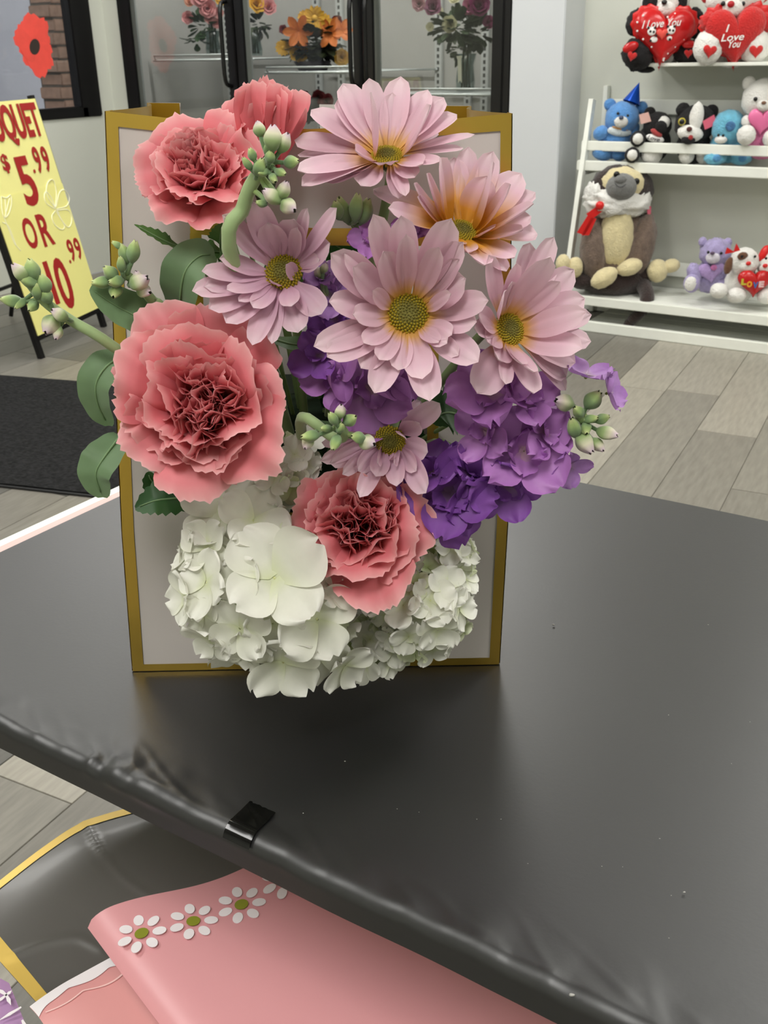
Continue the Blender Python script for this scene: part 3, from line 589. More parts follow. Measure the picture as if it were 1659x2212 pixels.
# square of black tape at the rolled edge, its face glossy
tx0, tx1, ty1 = Zp(494, 1775, TZ).x, Zp(549, 1803, TZ).x, Zp(543, 1735, TZ).y
def tape(u, v):
    x = tx0 + (tx1 - tx0) * u; q = v * (ty1 - TY0 - R + R * 1.1); fl_ = ty1 - TY0 - R
    w = max(wrinkle(x, max(0, fl_ - q)), 0) + .0012
    if q <= fl_: return V((x + .002 * v, ty1 - q + .0012 * noise.noise(V((u * 9, 0, 0))) * (1 - v), TZ + w))
    a = (q - fl_) / R; w = wrinkle(x, 0) * cos(a) + .0016; return V((x + .002 * v, TY0 + R - (R + w) * sin(a), TZ - R + (R + w) * cos(a)))
tp = gridf(14, 24, tape)
tpo = mk('tape_square', tp, mat('tape_black', (10, 10, 10), .1)); tag(tpo, 'torn square of glossy black tape on the rolled edge of the table cover', 'tape')

# ================================================================== WRAPPING PAPER below the table edge
PZ = .60
bench = thing('low_bench', 'low white bench carrying the wrapping papers below the table', 'bench', (-.2, .37, 0))
mk('bench_top', box((-.46, .285, PZ - .04), (.06, .455, PZ - .022), .004), whitep, bench, smooth=False)
for x in (-.435, .035):
    for y in (.31, .43): mk('leg', box((x - .015, y - .015, 0), (x + .015, y + .015, PZ - .04), .003), whitep, bench, smooth=False)
def patch(corners, n=24, zf=None, nv=None):
    """bilinear patch through four photo points laid at height z, corners = [(x,y,z)...] in order"""
    c = [Zp(*q) for q in corners]
    def f(u, v):
        p = c[0].lerp(c[1], u).lerp(c[3].lerp(c[2], u), v)
        if zf: p = p + V((0, 0, zf(u, v)))
        return p
    return f
# dark sheet with gold edging
f0 = patch([(-95, 1962, PZ), (560, 1660, PZ), (700, 2080, PZ), (105, 2185, PZ)])
edge0 = smooth_pts([Zp(*q, PZ) for q in ((-95, 1962), (0, 1893), (95, 1826), (180, 1776), (290, 1741), (420, 1702), (560, 1660))], 60)
def f(u, v):
    q = u * 60; i = min(59, max(0, int(q))); return f0(u, v) + (edge0[i].lerp(edge0[i + 1], q - i) - f0(u, 0)) * (1 - v)
fz = lambda u, v: .002 * sin(u * pi) ** 2 * (1 - v) + .010 * sin(v * pi * 1.2 + .4) * sin(u * 2.6) - .006
crease = [smooth_pts([Zp(x, y, PZ) for x, y in ((186, 1775), (215, 1840), (262, 1900), (335, 1945))], 24), smooth_pts([Zp(x, y, PZ) for x, y in ((20, 2055), (100, 2030), (165, 2022), (215, 2040))], 24)]
def f_(u, v):
    p = f(u, v); q = V((p.x, p.y, 0)); d = min(min((V((c.x, c.y, 0)) - q).length for c in cr) for cr in crease)
    return p + V((0, 0, fz(u, v) + .0012 * math.exp(-(d / .0035) ** 2)))
ds = mk('dark_wrap_sheet', gridf(150, 110, f_), mat('wrap_charcoal', (92, 90, 86), .3, spec=.7, coat=.15)); tag(ds, 'charcoal glossy wrapping sheet with gold edging under the table', 'wrapping paper')
goldp = mat('wrap_gold', (240, 204, 104), .35, metal=.3)
mk('gold_edge', gridf(40, 2, lambda u, v: f_(u, v * .05) + V((0, 0, .0006))), goldp, ds)
mk('gold_edge', gridf(3, 30, lambda u, v: f_(u * .052, v) + V((0, 0, .0008))), goldp, ds)
# lilac sheet corner
f2 = patch([(-140, 2060, PZ + .004), (20, 2125, PZ + .006), (90, 2300, PZ + .006), (-140, 2330, PZ + .004)])
ls = mk('lilac_wrap_sheet', gridf(12, 12, lambda u, v: f2(u, v) + V((0, 0, .004 * sin(u * 3)))), mat('wrap_lilac', (186, 146, 190), .4)); tag(ls, 'lilac wrapping sheet corner with white star print', 'wrapping paper')
wprint = mat('wrap_white', (250, 244, 246), .5)
for (a, b) in (((14, 2150), (-10, 2168)), ((14, 2150), (24, 2172)), ((14, 2150), (26, 2140)), ((14, 2150), (-6, 2136)), ((46, 2176), (-4, 2206)), ((48, 2204), (60, 2230))):
    p, q = Zp(*a, PZ + .011), Zp(*b, PZ + .011); s_ = (q - p).cross(UZ).normalized() * .0012
    mk('print_ray', prism([p + s_ * .5, p.lerp(q, .5) + s_, q, p.lerp(q, .5) - s_, p - s_ * .5], V((0, 0, .0004))), wprint, ls, smooth=False)
# scallop edged rose sheet
f3 = patch([(62, 2166, PZ + .014), (330, 2020, PZ + .014), (640, 2330, PZ + .012), (200, 2380, PZ + .010)])
g3 = lambda u, v: f3(u, v) + V((0, 0, .006 * sin(min(1, v * 4) * pi / 2) - .004 * (1 - min(1, u * 3)) ** 2))
ss = mk('scallop_wrap_sheet', gridf(24, 24, g3), mat('wrap_rose', (228, 160, 158), .35)); tag(ss, 'rose wrapping sheet with white scalloped border peeking out under the pink one', 'wrapping paper')
def scal(u): return .075 + .035 * abs(sin(u * pi * 3.2 + .5)) + (.09 * (1 - min(1, u / .12)) ** 2)
mk('white_border', gridf(60, 3, lambda u, v: g3(u, v * scal(u)) + V((0, 0, .0006))), wprint, ss)
mk('scallop_line', gridf(60, 2, lambda u, v: g3(.05 + u * .9, scal(u * .9 + .3) + .085 + .012 * v) + V((0, 0, .0007))), mat('wrap_palepink', (250, 205, 200), .4), ss)
# pink sheet with printed daisies
f4 = patch([(186, 1986, PZ + .034), (760, 1790, PZ + .034), (1900, 2420, PZ + .03), (400, 2265, PZ + .03)])
def g4(u, v):
    p = f4(u, v); e = min(1, u / .10); curl = -.010 * (1 - sqrt(max(0, 1 - (1 - e) ** 2))); ripple = .004 * sin(u * 9 + .6) * (1 - v) ** 2
    return p + V((0, 0, curl + ripple))
ps = mk('pink_wrap_sheet', gridf(60, 40, g4), mat('wrap_pink', (230, 164, 168), .38, var=.01, vscale=4)); tag(ps, 'pink wrapping sheet printed with a row of white daisies', 'wrapping paper')
ps_sol = None
fgreen = mat('print_green', (142, 148, 42), .5)
def invert(x, y):
    """sheet parameters under a photo pixel"""
    best = (9e9, 0, 0); u, v, st = .3, .15, .3
    for it in range(9):
        for du in range(-4, 5):
            for dv in range(-4, 5):
                a, b = u + du * st / 4, v + dv * st / 4; q = f4(a, b) - CP; dz = q.dot(FWD); e = (FW / 2 + FPX * q.dot(CR) / dz - x) ** 2 + (FH / 2 - FPX * q.dot(CU) / dz - y) ** 2
                if e < best[0]: best = (e, a, b)
        u, v = best[1], best[2]; st *= .45
    return u, v
for (x, y) in ((307, 2024), (418, 1993), (521, 1949), (615, 1900)):
    c = g4(*invert(x, y)); ux = (g4(*invert(x + 20, y - 9)) - c).normalized(); uy = ux.cross(UZ) * -1
    kk = pxm(c); off = V((0, 0, .0008))
    def disc(cc, rx, ry, ang):
        a0 = ux * cos(ang) + uy * sin(ang); b0 = uy * cos(ang) - ux * sin(ang)
        return prism([cc + a0 * (rx * cos(t * pi / 8)) + b0 * (ry * sin(t * pi / 8)) for t in range(16)], V((0, 0, .0004)))
    pd = mk('printed_daisy', disc(c + off, 15 * kk, 14 * kk, 0), fgreen, ps, smooth=False)
    for k in range(7):
        a = 2 * pi * k / 7 + .5; mk('printed_petal', disc(c + off + (ux * cos(a) + uy * sin(a)) * (38 * kk), 15 * kk, 11 * kk, a), wprint, pd, smooth=False)

# ================================================================== THE BOUQUET BAG
BD = .60
bagw = mat('bag_card', (222, 214, 209), .5, var=.01, vscale=8)
gold = mat('gold_foil', (226, 188, 86), .28, metal=.9, var=.06, vscale=14)
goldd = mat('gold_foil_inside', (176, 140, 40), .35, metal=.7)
def B(x, y, d=0.): return Dp(x, y, BD + d)
bag = thing('bouquet_bag', 'white cardboard bouquet bag with gold foil edging', 'bag', B(682, 1442))
outer_l = [(228, 240), (240, 560), (253, 900), (264, 1150), (287, 1450)]
outer_r = [(1105, 245), (1102, 620), (1099, 950), (1096, 1130), (1078, 1435)]
top = [(228, 240), (362, 256), (520, 271), (690, 279), (880, 271), (1000, 258), (1105, 245)]
def edge_l(t): return interp(outer_l, t)
def interp(pts, t):
    q = t * (len(pts) - 1); i = min(int(q), len(pts) - 2); f = q - i; return (pts[i][0] + (pts[i + 1][0] - pts[i][0]) * f, pts[i][1] + (pts[i + 1][1] - pts[i][1]) * f)
# panel parameter: u across, v down; window hole at given pixels
def panel(u, v, d=0.):
    l, r = interp(outer_l, v), interp(outer_r, v); x = l[0] + (r[0] - l[0]) * u; y = l[1] + (r[1] - l[1]) * u
    if v < .5:
        ti = interp(top, u); y += (ti[1] - (240 + 5 * u)) * (1 - v / .5)
    return B(x, y, d)
def puv(x, y):
    v = (y - 242) / (1443 - 242); l, r = interp(outer_l, v), interp(outer_r, v); return (x - l[0]) / (r[0] - l[0]), v
(wu0, wv0), (wu1, wv1) = puv(410, 438), puv(946, 1120)
def sub(u0, u1, v0, v1, nu, nv, d): return gridf(nu, nv, lambda a, b: panel(u0 + (u1 - u0) * a, v0 + (v1 - v0) * b, d))
def slab(u0, u1, v0, v1, nu, nv, d0, d1):
    a = sub(u0, u1, v0, v1, nu, nv, d0); b = sub(u0, u1, v0, v1, nu, nv, d1); W = nu + 1; n = len(a[0])
    fs = list(a[1]) + [tuple(i + n for i in f)[::-1] for f in b[1]]
    ring = [i for i in range(W)] + [W * j + nu for j in range(1, nv + 1)] + [W * nv + i for i in range(nu - 1, -1, -1)] + [W * j for j in range(nv - 1, 0, -1)]
    for k in range(len(ring)): p, q = ring[k], ring[(k + 1) % len(ring)]; fs.append((p, p + n, q + n, q))
    return list(a[0]) + list(b[0]), fs
mk('front_panel', join(slab(0, wu0, 0, 1, 6, 24, 0, .002), slab(wu1, 1, 0, 1, 6, 24, 0, .002), slab(wu0, wu1, 0, wv0, 16, 6, 0, .002), slab(wu0, wu1, wv1, 1, 16, 6, 0, .002)), bagw, bag, smooth=False)
gw = .030
for (a, b, c, d, nu, nv) in ((0, gw, .024, .988, 2, 24), (1 - .027, 1, .024, .988, 2, 24), (0, 1, 0, .024, 24, 2), (0, 1, 1 - .012, 1, 24, 2)):
    mk('gold_edging', slab(a, b, c, d, nu, nv, -.0009, .0026 if c == 0 and d < 1 else .0024), gold, bag, smooth=False)
for (a, b, c, d, nu, nv) in ((wu0 - .001, wu0 + .028, wv0 + .027, wv1 - .02, 2, 16), (wu1 - .028, wu1 + .001, wv0 + .027, wv1 - .02, 2, 16), (wu0, wu1, wv0 - .001, wv0 + .027, 16, 2), (wu0, wu1, wv1 - .02, wv1, 16, 2)):
    mk('window_edging', slab(a, b, c, d, nu, nv, -.0008, .0022), gold, bag, smooth=False)
# back panel, sides, base
BK = .150
def back(u, v, d=0.):
    t = B(318, 222, BK).lerp(B(1018, 229, BK), u); b0 = B(287, 1450) + HF * (BK - .01); b1 = B(1078, 1435) + HF * (BK - .01)
    b0.z = b1.z = TZ + .002; return t.lerp(b0.lerp(b1, u), v) + HF * d
def bslab(u0, u1, v0, v1, nu=6, nv=10, d0=0., d1=.002):
    a = gridf(nu, nv, lambda x, y: back(u0 + (u1 - u0) * x, v0 + (v1 - v0) * y, d0)); b = gridf(nu, nv, lambda x, y: back(u0 + (u1 - u0) * x, v0 + (v1 - v0) * y, d1))
    return join(a, b)
mk('back_panel', join(bslab(0, .10, 0, 1), bslab(.10, .53, .16, 1), bslab(.53, 1, 0, 1)), bagw, bag, smooth=False)
mk('gold_edging', bslab(0, .10, 0, .16, 4, 3, -.001, .003), goldd, bag, smooth=False)
mk('gold_edging', bslab(.90, 1, 0, .16, 4, 3, -.001, .003), goldd, bag, smooth=False)
for u in (0, 1):
    mk('side_panel', gridf(6, 12, lambda a, v: panel(u, v, .002).lerp(back(u, v), a) + HR * ((.012 if u == 0 else -.012) * sin(a * pi))), goldd, bag)
    mk('side_edging', gridf(2, 24, lambda a, v: panel(u, v, -.0005) + HF * (.012 * a) + HR * ((-.0006 if u == 0 else .0006) + (.0016 if u == 0 else -.0016) * a)), gold, bag)
fl = [panel(0, 1), panel(1, 1), back(1, 1), back(0, 1)]
mk('base', prism([V((p.x, p.y, TZ + .0018)) for p in fl], V((0, 0, .002))), bagw, bag, smooth=False)
foam = mk('flower_foam', obox(B(682, 1200, .075) * 1 + V((0, 0, TZ + .0889 - B(682, 1200, .075).z)), HR, HF, UZ, .075, .05, .085), mat('floral_foam', (28, 48, 30), .95, var=.2, vscale=60, bump=.5)); tag(foam, 'dark green floral foam block inside the bouquet bag', 'foam')
# ================================================================== FLOWERS
def cam_dir(r, u, t): return (CR * r + CU * u - FWD * t).normalized()
stem_m = mat('stem_green', (142, 164, 112), .6, var=.08, vscale=60, trans=.0)
dstem_m = mat('stem_dark', (58, 78, 42), .6, var=.1, vscale=40)
FOOT = B(682, 1150, .07)
def smoothstep(a, b, x): x = max(0, min(1, (x - a) / (b - a))); return x * x * (3 - 2 * x)
# ---- daisies -----------------------------------------------------
def petal_surf(base, tip, axis, width, bow, cup, rg, nu=8, nv=14, blunt=2.2, tiproll=0.):
    L = (tip - base).length; ctrl = base.lerp(tip, .45) + axis * (bow * L)
    ph = rg.uniform(0, 6); tw = rg.uniform(-.25, .25)
    def f(u, v):
        t = v; P = base * ((1 - t) ** 2) + ctrl * (2 * t * (1 - t)) + tip * (t * t); tg = ((ctrl - base) * (1 - t) + (tip - ctrl) * t).normalized()
        s = tg.cross(axis)
        if s.length < .08: s = tg.cross(CR)
        s.normalize(); n = s.cross(tg)
        a = tw * t; s, n = s * cos(a) + n * sin(a), n * cos(a) - s * sin(a)
        w = width / 2 * (.34 + .66 * smoothstep(0, .58, t))
        if t > .6: w *= max(0, 1 - ((t - .6) / .4) ** blunt) ** .5
        x = 2 * u - 1
        notch = -.035 * L * max(0, t - .9) * 10 * (1 - abs(x))*.4
        return P + s * (w * x) + n * (cup * w * (x * x - .3) + .065 * width * cos(x * 7.2) * min(1, t * 3) * (1 - t * .6) + tiproll * L * max(0, t - .6) ** 2) + tg * notch
    return gridf(nu, nv, f)
def daisy(label, c, dd, axis, rd, rmin, tips, matp, seed, ratio=1.06, discsq=1.0, discm='daisy_disc', stem=True, wk=1.15):
    rg = random.Random(seed); C0 = Dp(c[0], c[1], dd); k = pxm(C0); ax = cam_dir(*axis)
    t = thing('daisy', label, 'flower', C0, 'pink daisies in the bouquet')
    RD = rd * k
    for (x, y, w, *ex) in tips:
        s = ex[0] if ex else 1; dist = sqrt((x - c[0]) ** 2 + (y - c[1]) ** 2); R = max(dist * ratio, rmin) * k * (ex[1] if len(ex) > 1 else 1)
        d = ray(x, y).normalized(); oc = CP - C0; b = oc.dot(d); cc = oc.dot(oc) - R * R; q = b * b - cc
        tip = CP + d * (-b if q < 0 else (-b - sqrt(q) if s > 0 else -b + sqrt(q)))
        v = tip - C0; pr_ = v - ax * v.dot(ax)
        if pr_.length < .002: pr_ = CU - ax * CU.dot(ax)
        base = C0 + pr_.normalized() * (RD * .82) - ax * (RD * .12)
        lift = v.dot(ax) / max(v.length, 1e-6)
        bow = rg.uniform(.02, .10) - .28 * max(0, lift)
        mk('petal', petal_surf(base, tip, ax, w * k * wk, bow, rg.uniform(.10, .30), rg, blunt=rg.uniform(2.3, 3.6), tiproll=rg.uniform(-.25, .1)), matp, t)
    s1, s2 = frame_of(ax)
    disc = mk('disc', gridf(28, 8, lambda u, v: C0 + (s1 * cos(2 * pi * u) + s2 * sin(2 * pi * u)) * (RD * (1 - v) * 1.0) + ax * (RD * (.30 * (1 - (1 - v) ** 2) - .10 * smoothstep(.55, 1, v) - .1)), True), mat(discm + '_core', (118, 112, 44), .8, var=.2, vscale=400), t)
    fl = []
    N = 150
    for i in range(N):
        r = sqrt((i + .5) / N); a = i * 2.39996; h = .30 * (1 - r * r) - .10 * smoothstep(.55, 1, 1 - r) - .1; sc_ = RD * (.052 + .03 * r)
        p = C0 + (s1 * cos(a) + s2 * sin(a)) * (RD * r) + ax * (RD * h)
        e = ell(p, s1 * sc_, s2 * sc_, ax * (sc_ * (1.3 + .9 * r)), 6, 4); fl.append((e[0], e[1], [r] * len(e[0])))
    mk('disc_florets', join(*fl), MATS.get(discm) or mat(discm, None, .75, ramp=[(0, (112, 108, 52)), (.45, (128, 120, 46)), (.62, (172, 156, 40)), (1, (176, 152, 30))]), disc, kind='stuff')
    mk('calyx', ell(C0 - ax * (RD * .5), s1 * (RD * .8), s2 * (RD * .8), ax * (RD * .4), 14, 8), dstem_m, t)
    if stem: mk('stem', tube([C0 - ax * (RD * .6), C0 - ax * .03 + HF * .01, C0.lerp(FOOT, .6) + HF * .012, FOOT], .0028, n=8, seg=14), stem_m, t)
    return t
PK = (236, 198, 212); PKL = (246, 220, 226)
pt_org = mat('petal_orange', None, .5, trans=.22, objvar=.04, ramp=[(0, (214, 150, 26)), (.38, (224, 160, 60)), (.64, (226, 186, 178)), (.8, PK), (1, PKL)])
pt_mid = mat('petal_peach', None, .5, trans=.22, objvar=.04, ramp=[(0, (206, 152, 40)), (.16, (218, 164, 92)), (.40, (230, 188, 200)), (.75, PK), (1, PKL)])
pt_pnk = mat('petal_pink', None, .5, trans=.22, objvar=.05, ramp=[(0, (176, 138, 140)), (.14, (208, 160, 182)), (.5, (226, 184, 204)), (.8, PK), (1, (244, 220, 228))])
daisy('pink daisy facing upward at the very top of the bouquet', (836, 334), .560, (.0, .60, .8), 34, 150, [
    (741, 179, 50, -1), (797, 169, 40, -1), (864, 163, 48, -1), (807, 198, 46, 1), (924, 193, 52, -1), (729, 215, 48, -1), (959, 211, 44, -1), (928, 225, 48, 1), (987, 244, 44, -1), (672, 237, 58, -1), (848, 200, 36, -1), (944, 280, 34, -1),
    (1026, 290, 20, -1), (1001, 321, 30, -1), (636, 303, 44, -1), (642, 332, 46, -1), (642, 368, 50, 1), (652, 404, 54, 1), (769, 324, 40, 1, .6), (739, 376, 46, 1, .75), (779, 402, 48, 1, .7), (830, 352, 42, 1, .55), (914, 352, 38, 1, .7), (896, 382, 38, 1, .65), (951, 350, 36, 1, .85), (862, 428, 30, 1, .75), (876, 424, 26, 1, .8), (700, 392, 44, 1)], pt_mid, 11, wk=1.35)
daisy('pink daisy with deep orange throat right of the top daisy', (1000, 496), .548, (.2, .55, .8), 32, 140, [
    (957, 340, 58, 1), (981, 339, 44, -1), (1012, 317, 40, -1), (1066, 326, 44, -1), (1070, 349, 46, 1), (1052, 380, 52, 1, .85), (1127, 375, 58, -1), (1156, 411, 48, -1), (1151, 437, 40, 1), (1148, 467, 46, -1), (1162, 506, 48, -1), (1130, 495, 42, 1), (1112, 556, 46, 1), (1093, 588, 44, 1), (1047, 570, 44, 1), (925, 373, 44, 1), (892, 396, 36, 1), (902, 424, 32, 1), (806, 412, 64, -1), (837, 451, 44, 1), (1068, 488, 34, 1, .6), (978, 517, 38, 1, .6), (1105, 398, 42, 1), (1010, 545, 36, 1, .7), (880, 470, 44, -1)], pt_org, 12, wk=1.4)
daisy('largest pink daisy facing straight out in the middle of the bouquet', (882, 676), .520, (.02, .06, 1), 44, 0, [
    (805, 461, 50), (868, 469, 56), (975, 472, 62), (1002, 522, 50), (713, 546, 64), (744, 546, 48), (1006, 601, 62), (1053, 648, 54), (1029, 695, 54), (1033, 781, 62), (991, 769, 36), (929, 865, 62), (808, 850, 56), (779, 796, 50), (706, 772, 62), (679, 747, 54), (711, 650, 58), (990, 560, 40),
    (761, 576, 58, 1, 1.08), (878, 507, 40, 1, 1.1), (949, 533, 42, 1, 1.1), (830, 544, 48, 1, 1.1), (806, 628, 34, 1, 1.2), (975, 722, 42, 1, 1.1), (964, 741, 38, 1, 1.15), (912, 818, 58, 1, 1.06), (818, 779, 40, 1, 1.12), (784, 742, 42, 1, 1.1), (764, 678, 46, 1, 1.1), (947, 741, 32, 1, 1.15), (974, 634, 30, 1, 1.2), (860, 800, 44, 1, 1.05)], pt_mid, 13)
daisy('pink daisy turned to the right at the right rim of the bouquet', (1103, 710), .530, (.48, .12, .87), 36, 150, [
    (1195, 512, 44, -1), (1145, 524, 40, -1), (1190, 557, 52, 1), (1204, 580, 20, -1), (1242, 582, 54, -1), (1210, 607, 36, 1, .9), (1265, 644, 52, -1), (1269, 673, 46, 1), (1280, 680, 38, -1), (1277, 738, 42, -1), (1257, 750, 54, 1), (1226, 814, 56, -1), (1244, 783, 46, -1), (1226, 843, 34, -1), (1058, 551, 40, 1), (1092, 631, 46, 1, .75), (1118, 570, 34, 1), (1108, 609, 30, 1, .8), (1033, 681, 44, 1, .85), (1026, 708, 34, 1, .85), (1054, 738, 42, 1, .7), (1078, 776, 48, 1, .75), (1031, 850, 64, 1), (1094, 828, 30, 1), (1127, 788, 38, 1, .8), (1154, 803, 42, 1, .9), (1154, 850, 54, 1)], pt_mid, 14, wk=1.3)
daisy('pink daisy with brown eye left of the middle daisy', (612, 586), .545, (-.06, .16, .98), 40, 60, [
    (484, 464, 44), (545, 434, 54), (578, 482, 54), (634, 474, 58), (662, 450, 30), (730, 449, 36), (714, 525, 50), (640, 493, 28, 1, 1.1), (475, 557, 38), (437, 584, 40), (417, 626, 44), (442, 618, 36), (489, 628, 34, 1, 1.1), (452, 664, 46), (488, 698, 54), (515, 651, 26, 1, 1.1), (547, 664, 38, 1, 1.15), (545, 746, 46), (587, 744, 28), (644, 719, 56), (695, 679, 56), (629, 660, 40, 1, 1.3), (589, 609, 30, 1, .9), (618, 571, 30, 1, .9), (690, 560, 36)], pt_pnk, 15, discm='daisy_disc_dark')
daisy('small pink daisy drooping just above the lowest carnation', (842, 952), .535, (-.1, -.50, .86), 34, 90, [
    (950, 871, 44), (906, 915, 42), (925, 977, 44), (899, 1018, 36), (921, 1066, 50), (856, 1049, 38), (778, 1073, 38), (812, 1028, 38), (740, 1025, 30), (774, 1018, 38), (713, 1001, 44), (694, 996, 34), (735, 972, 38), (817, 1001, 30, 1, .8), (853, 1003, 26, 1, .7), (872, 946, 26, 1, .8), (911, 866, 34, -1), (694, 955, 36)], pt_pnk, 16, discm='daisy_disc_dark')
# ---- carnations --------------------------------------------------
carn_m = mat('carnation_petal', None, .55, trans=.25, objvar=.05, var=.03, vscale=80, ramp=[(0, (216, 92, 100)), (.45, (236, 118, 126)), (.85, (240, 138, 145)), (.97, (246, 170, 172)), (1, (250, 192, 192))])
def fan_petal(C0, ax, e, R, L, el0, el1, Wd, amp, rg, nu=26, nv=11, h0=0., fold=0., ser_k=1., open_=.16):
    s = ax.cross(e).normalized(); k1 = rg.uniform(2.6, 5.0); k2 = rg.uniform(7, 11); p1, p2 = rg.uniform(0, 6), rg.uniform(0, 6); p3 = rg.uniform(0, 6)
    ser = [rg.uniform(-1, 1) for _ in range(nu + 1)]; tilt = rg.uniform(-.14, .14); N = 24; lob = rg.uniform(0, 6)
    prof = []; rho = .03 * R; h = h0 * R
    for i in range(N + 1):
        el = el0 + (el1 - el0) * (i / N) ** 1.35; prof.append((rho, h, el)); rho += cos(el) * L * R / N; h += sin(el) * L * R / N
    def f(u, v):
        x = 2 * u - 1; vv = v * (1 - .20 * x * x + .05 * sin(3 * x + lob) * v)
        if v > .90: vv += ser_k * (ser[int(round(u * nu))] * .024 + (.008 if int(round(u * nu)) % 2 else -.008) + .02 * sin(5 * x + p2)) * (v - .90) / .10
        q = max(0, min(N - .001, vv * N)); i = int(q); fq = q - i; a = prof[i]; b = prof[i + 1]
        rho_, h_, el = a[0] + (b[0] - a[0]) * fq, a[1] + (b[1] - a[1]) * fq, a[2]
        if vv > 1: rho_ += cos(el) * (vv - 1) * L * R; h_ += sin(el) * (vv - 1) * L * R
        n = ax * cos(el) - e * sin(el)
        w = Wd * R * (.12 + .88 * min(1, v * 1.15) ** .7)
        z = amp * R * v ** 1.6 * (.70 * sin(k1 * x + p1) + .30 * sin(k2 * x + p2)) + .05 * R * v * x * sin(p3) - .10 * R * x * x * (1 - v) + fold * R * x * x * (.35 + .65 * v)
        w2 = w * (1 - .32 * min(1, abs(fold) * 2) * abs(x))
        bend = open_ * Wd * R * x * x * v
        return C0 + e * rho_ + ax * (h_ + tilt * x * w) + s * (w2 * x) + n * z + (ax * .5 - e * .5) * bend
    return gridf(nu, nv, f)
def carnation(label, c, dd, axis, rpx, seed, whorls, inner=26, sq=(1., 1.)):
    """whorls of broad outer petals, then folded inner petals crowded at random in the middle"""
    rg = random.Random(seed); C0 = Dp(c[0], c[1], dd); k = pxm(C0); ax = cam_dir(*axis); R = rpx * k
    base = C0 - ax * (R * .55); s1, s2 = frame_of(ax)
    t = thing('carnation', label, 'flower', base, 'coral pink carnations in the bouquet')
    for wi, (n, L, a0, a1, Wd, amp) in enumerate(whorls):
        ph = rg.uniform(0, 6)
        for i in range(n):
            a = ph + 2 * pi * (i + rg.uniform(-.25, .25)) / n; e = s1 * cos(a) + s2 * sin(a)
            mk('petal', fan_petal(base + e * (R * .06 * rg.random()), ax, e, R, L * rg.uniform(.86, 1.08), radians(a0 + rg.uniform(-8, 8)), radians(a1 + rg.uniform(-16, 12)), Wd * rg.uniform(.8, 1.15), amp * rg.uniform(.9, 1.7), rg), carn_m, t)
    hub = [(rg.uniform(0, 6.3), rg.uniform(.14, .27)) for _ in range(3)]
    for i in range(inner):
        ha, hr_ = hub[i % 3]; a = rg.uniform(0, 2 * pi); e = s1 * cos(a) + s2 * sin(a); o = (s1 * cos(ha) + s2 * sin(ha)) * (R * hr_) + (s1 * rg.uniform(-1, 1) + s2 * rg.uniform(-1, 1)) * (R * .10)
        L = rg.uniform(.70, .98) * (1 - .2 * (o.length / R))
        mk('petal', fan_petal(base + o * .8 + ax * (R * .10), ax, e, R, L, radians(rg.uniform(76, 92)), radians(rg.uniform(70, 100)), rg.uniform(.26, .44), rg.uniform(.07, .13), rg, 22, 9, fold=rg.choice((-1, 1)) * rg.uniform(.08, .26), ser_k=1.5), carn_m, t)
    mk('calyx', lathe_ax(base - ax * (R * .35), ax, [(.06, -.1), (.14, .05), (.17, .25), (.16, .42), (.12, .5)], R), dstem_m, t)
    mk('stem', tube([base - ax * (R * .35), base - ax * (R * .6) + HF * .01, base.lerp(FOOT, .6) + HF * .015, FOOT], .0026, n=8, seg=14), stem_m, t)
    return t
def lathe_ax(c, ax, prof, R):
    s1, s2 = frame_of(ax); K = len(prof) - 1
    def f(u, v):
        q = v * K; i = min(int(q), K - 1); g = q - i; r = prof[i][0] + (prof[i + 1][0] - prof[i][0]) * g; h = prof[i][1] + (prof[i + 1][1] - prof[i][1]) * g
        return c + (s1 * cos(2 * pi * u) + s2 * sin(2 * pi * u)) * (r * R) + ax * (h * R)
    return gridf(16, K * 2, f, True)
FULL = [(6, 1.22, 60, 0, .62, .09), (6, 1.14, 68, 22, .56, .09), (6, 1.05, 75, 44, .50, .09), (6, .95, 80, 62, .42, .10), (5, .86, 84, 80, .36, .10)]
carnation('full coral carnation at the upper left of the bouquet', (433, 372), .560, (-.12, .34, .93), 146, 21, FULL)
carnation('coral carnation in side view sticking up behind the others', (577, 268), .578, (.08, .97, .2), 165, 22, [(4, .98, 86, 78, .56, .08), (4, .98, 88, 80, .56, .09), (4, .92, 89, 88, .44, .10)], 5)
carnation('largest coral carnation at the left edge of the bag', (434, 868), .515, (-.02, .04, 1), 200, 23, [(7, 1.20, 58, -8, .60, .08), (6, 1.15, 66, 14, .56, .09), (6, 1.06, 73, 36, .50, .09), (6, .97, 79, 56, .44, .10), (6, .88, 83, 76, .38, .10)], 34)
carnation('coral carnation low in the bouquet above the hydrangea', (776, 1142), .525, (.02, .10, 1), 166, 24, [(6, 1.20, 60, 2, .66, .06), (6, 1.14, 68, 24, .60, .07), (6, 1.06, 75, 48, .54, .07), (6, .97, 80, 68, .46, .08), (5, .88, 84, 84, .40, .09)], 28)
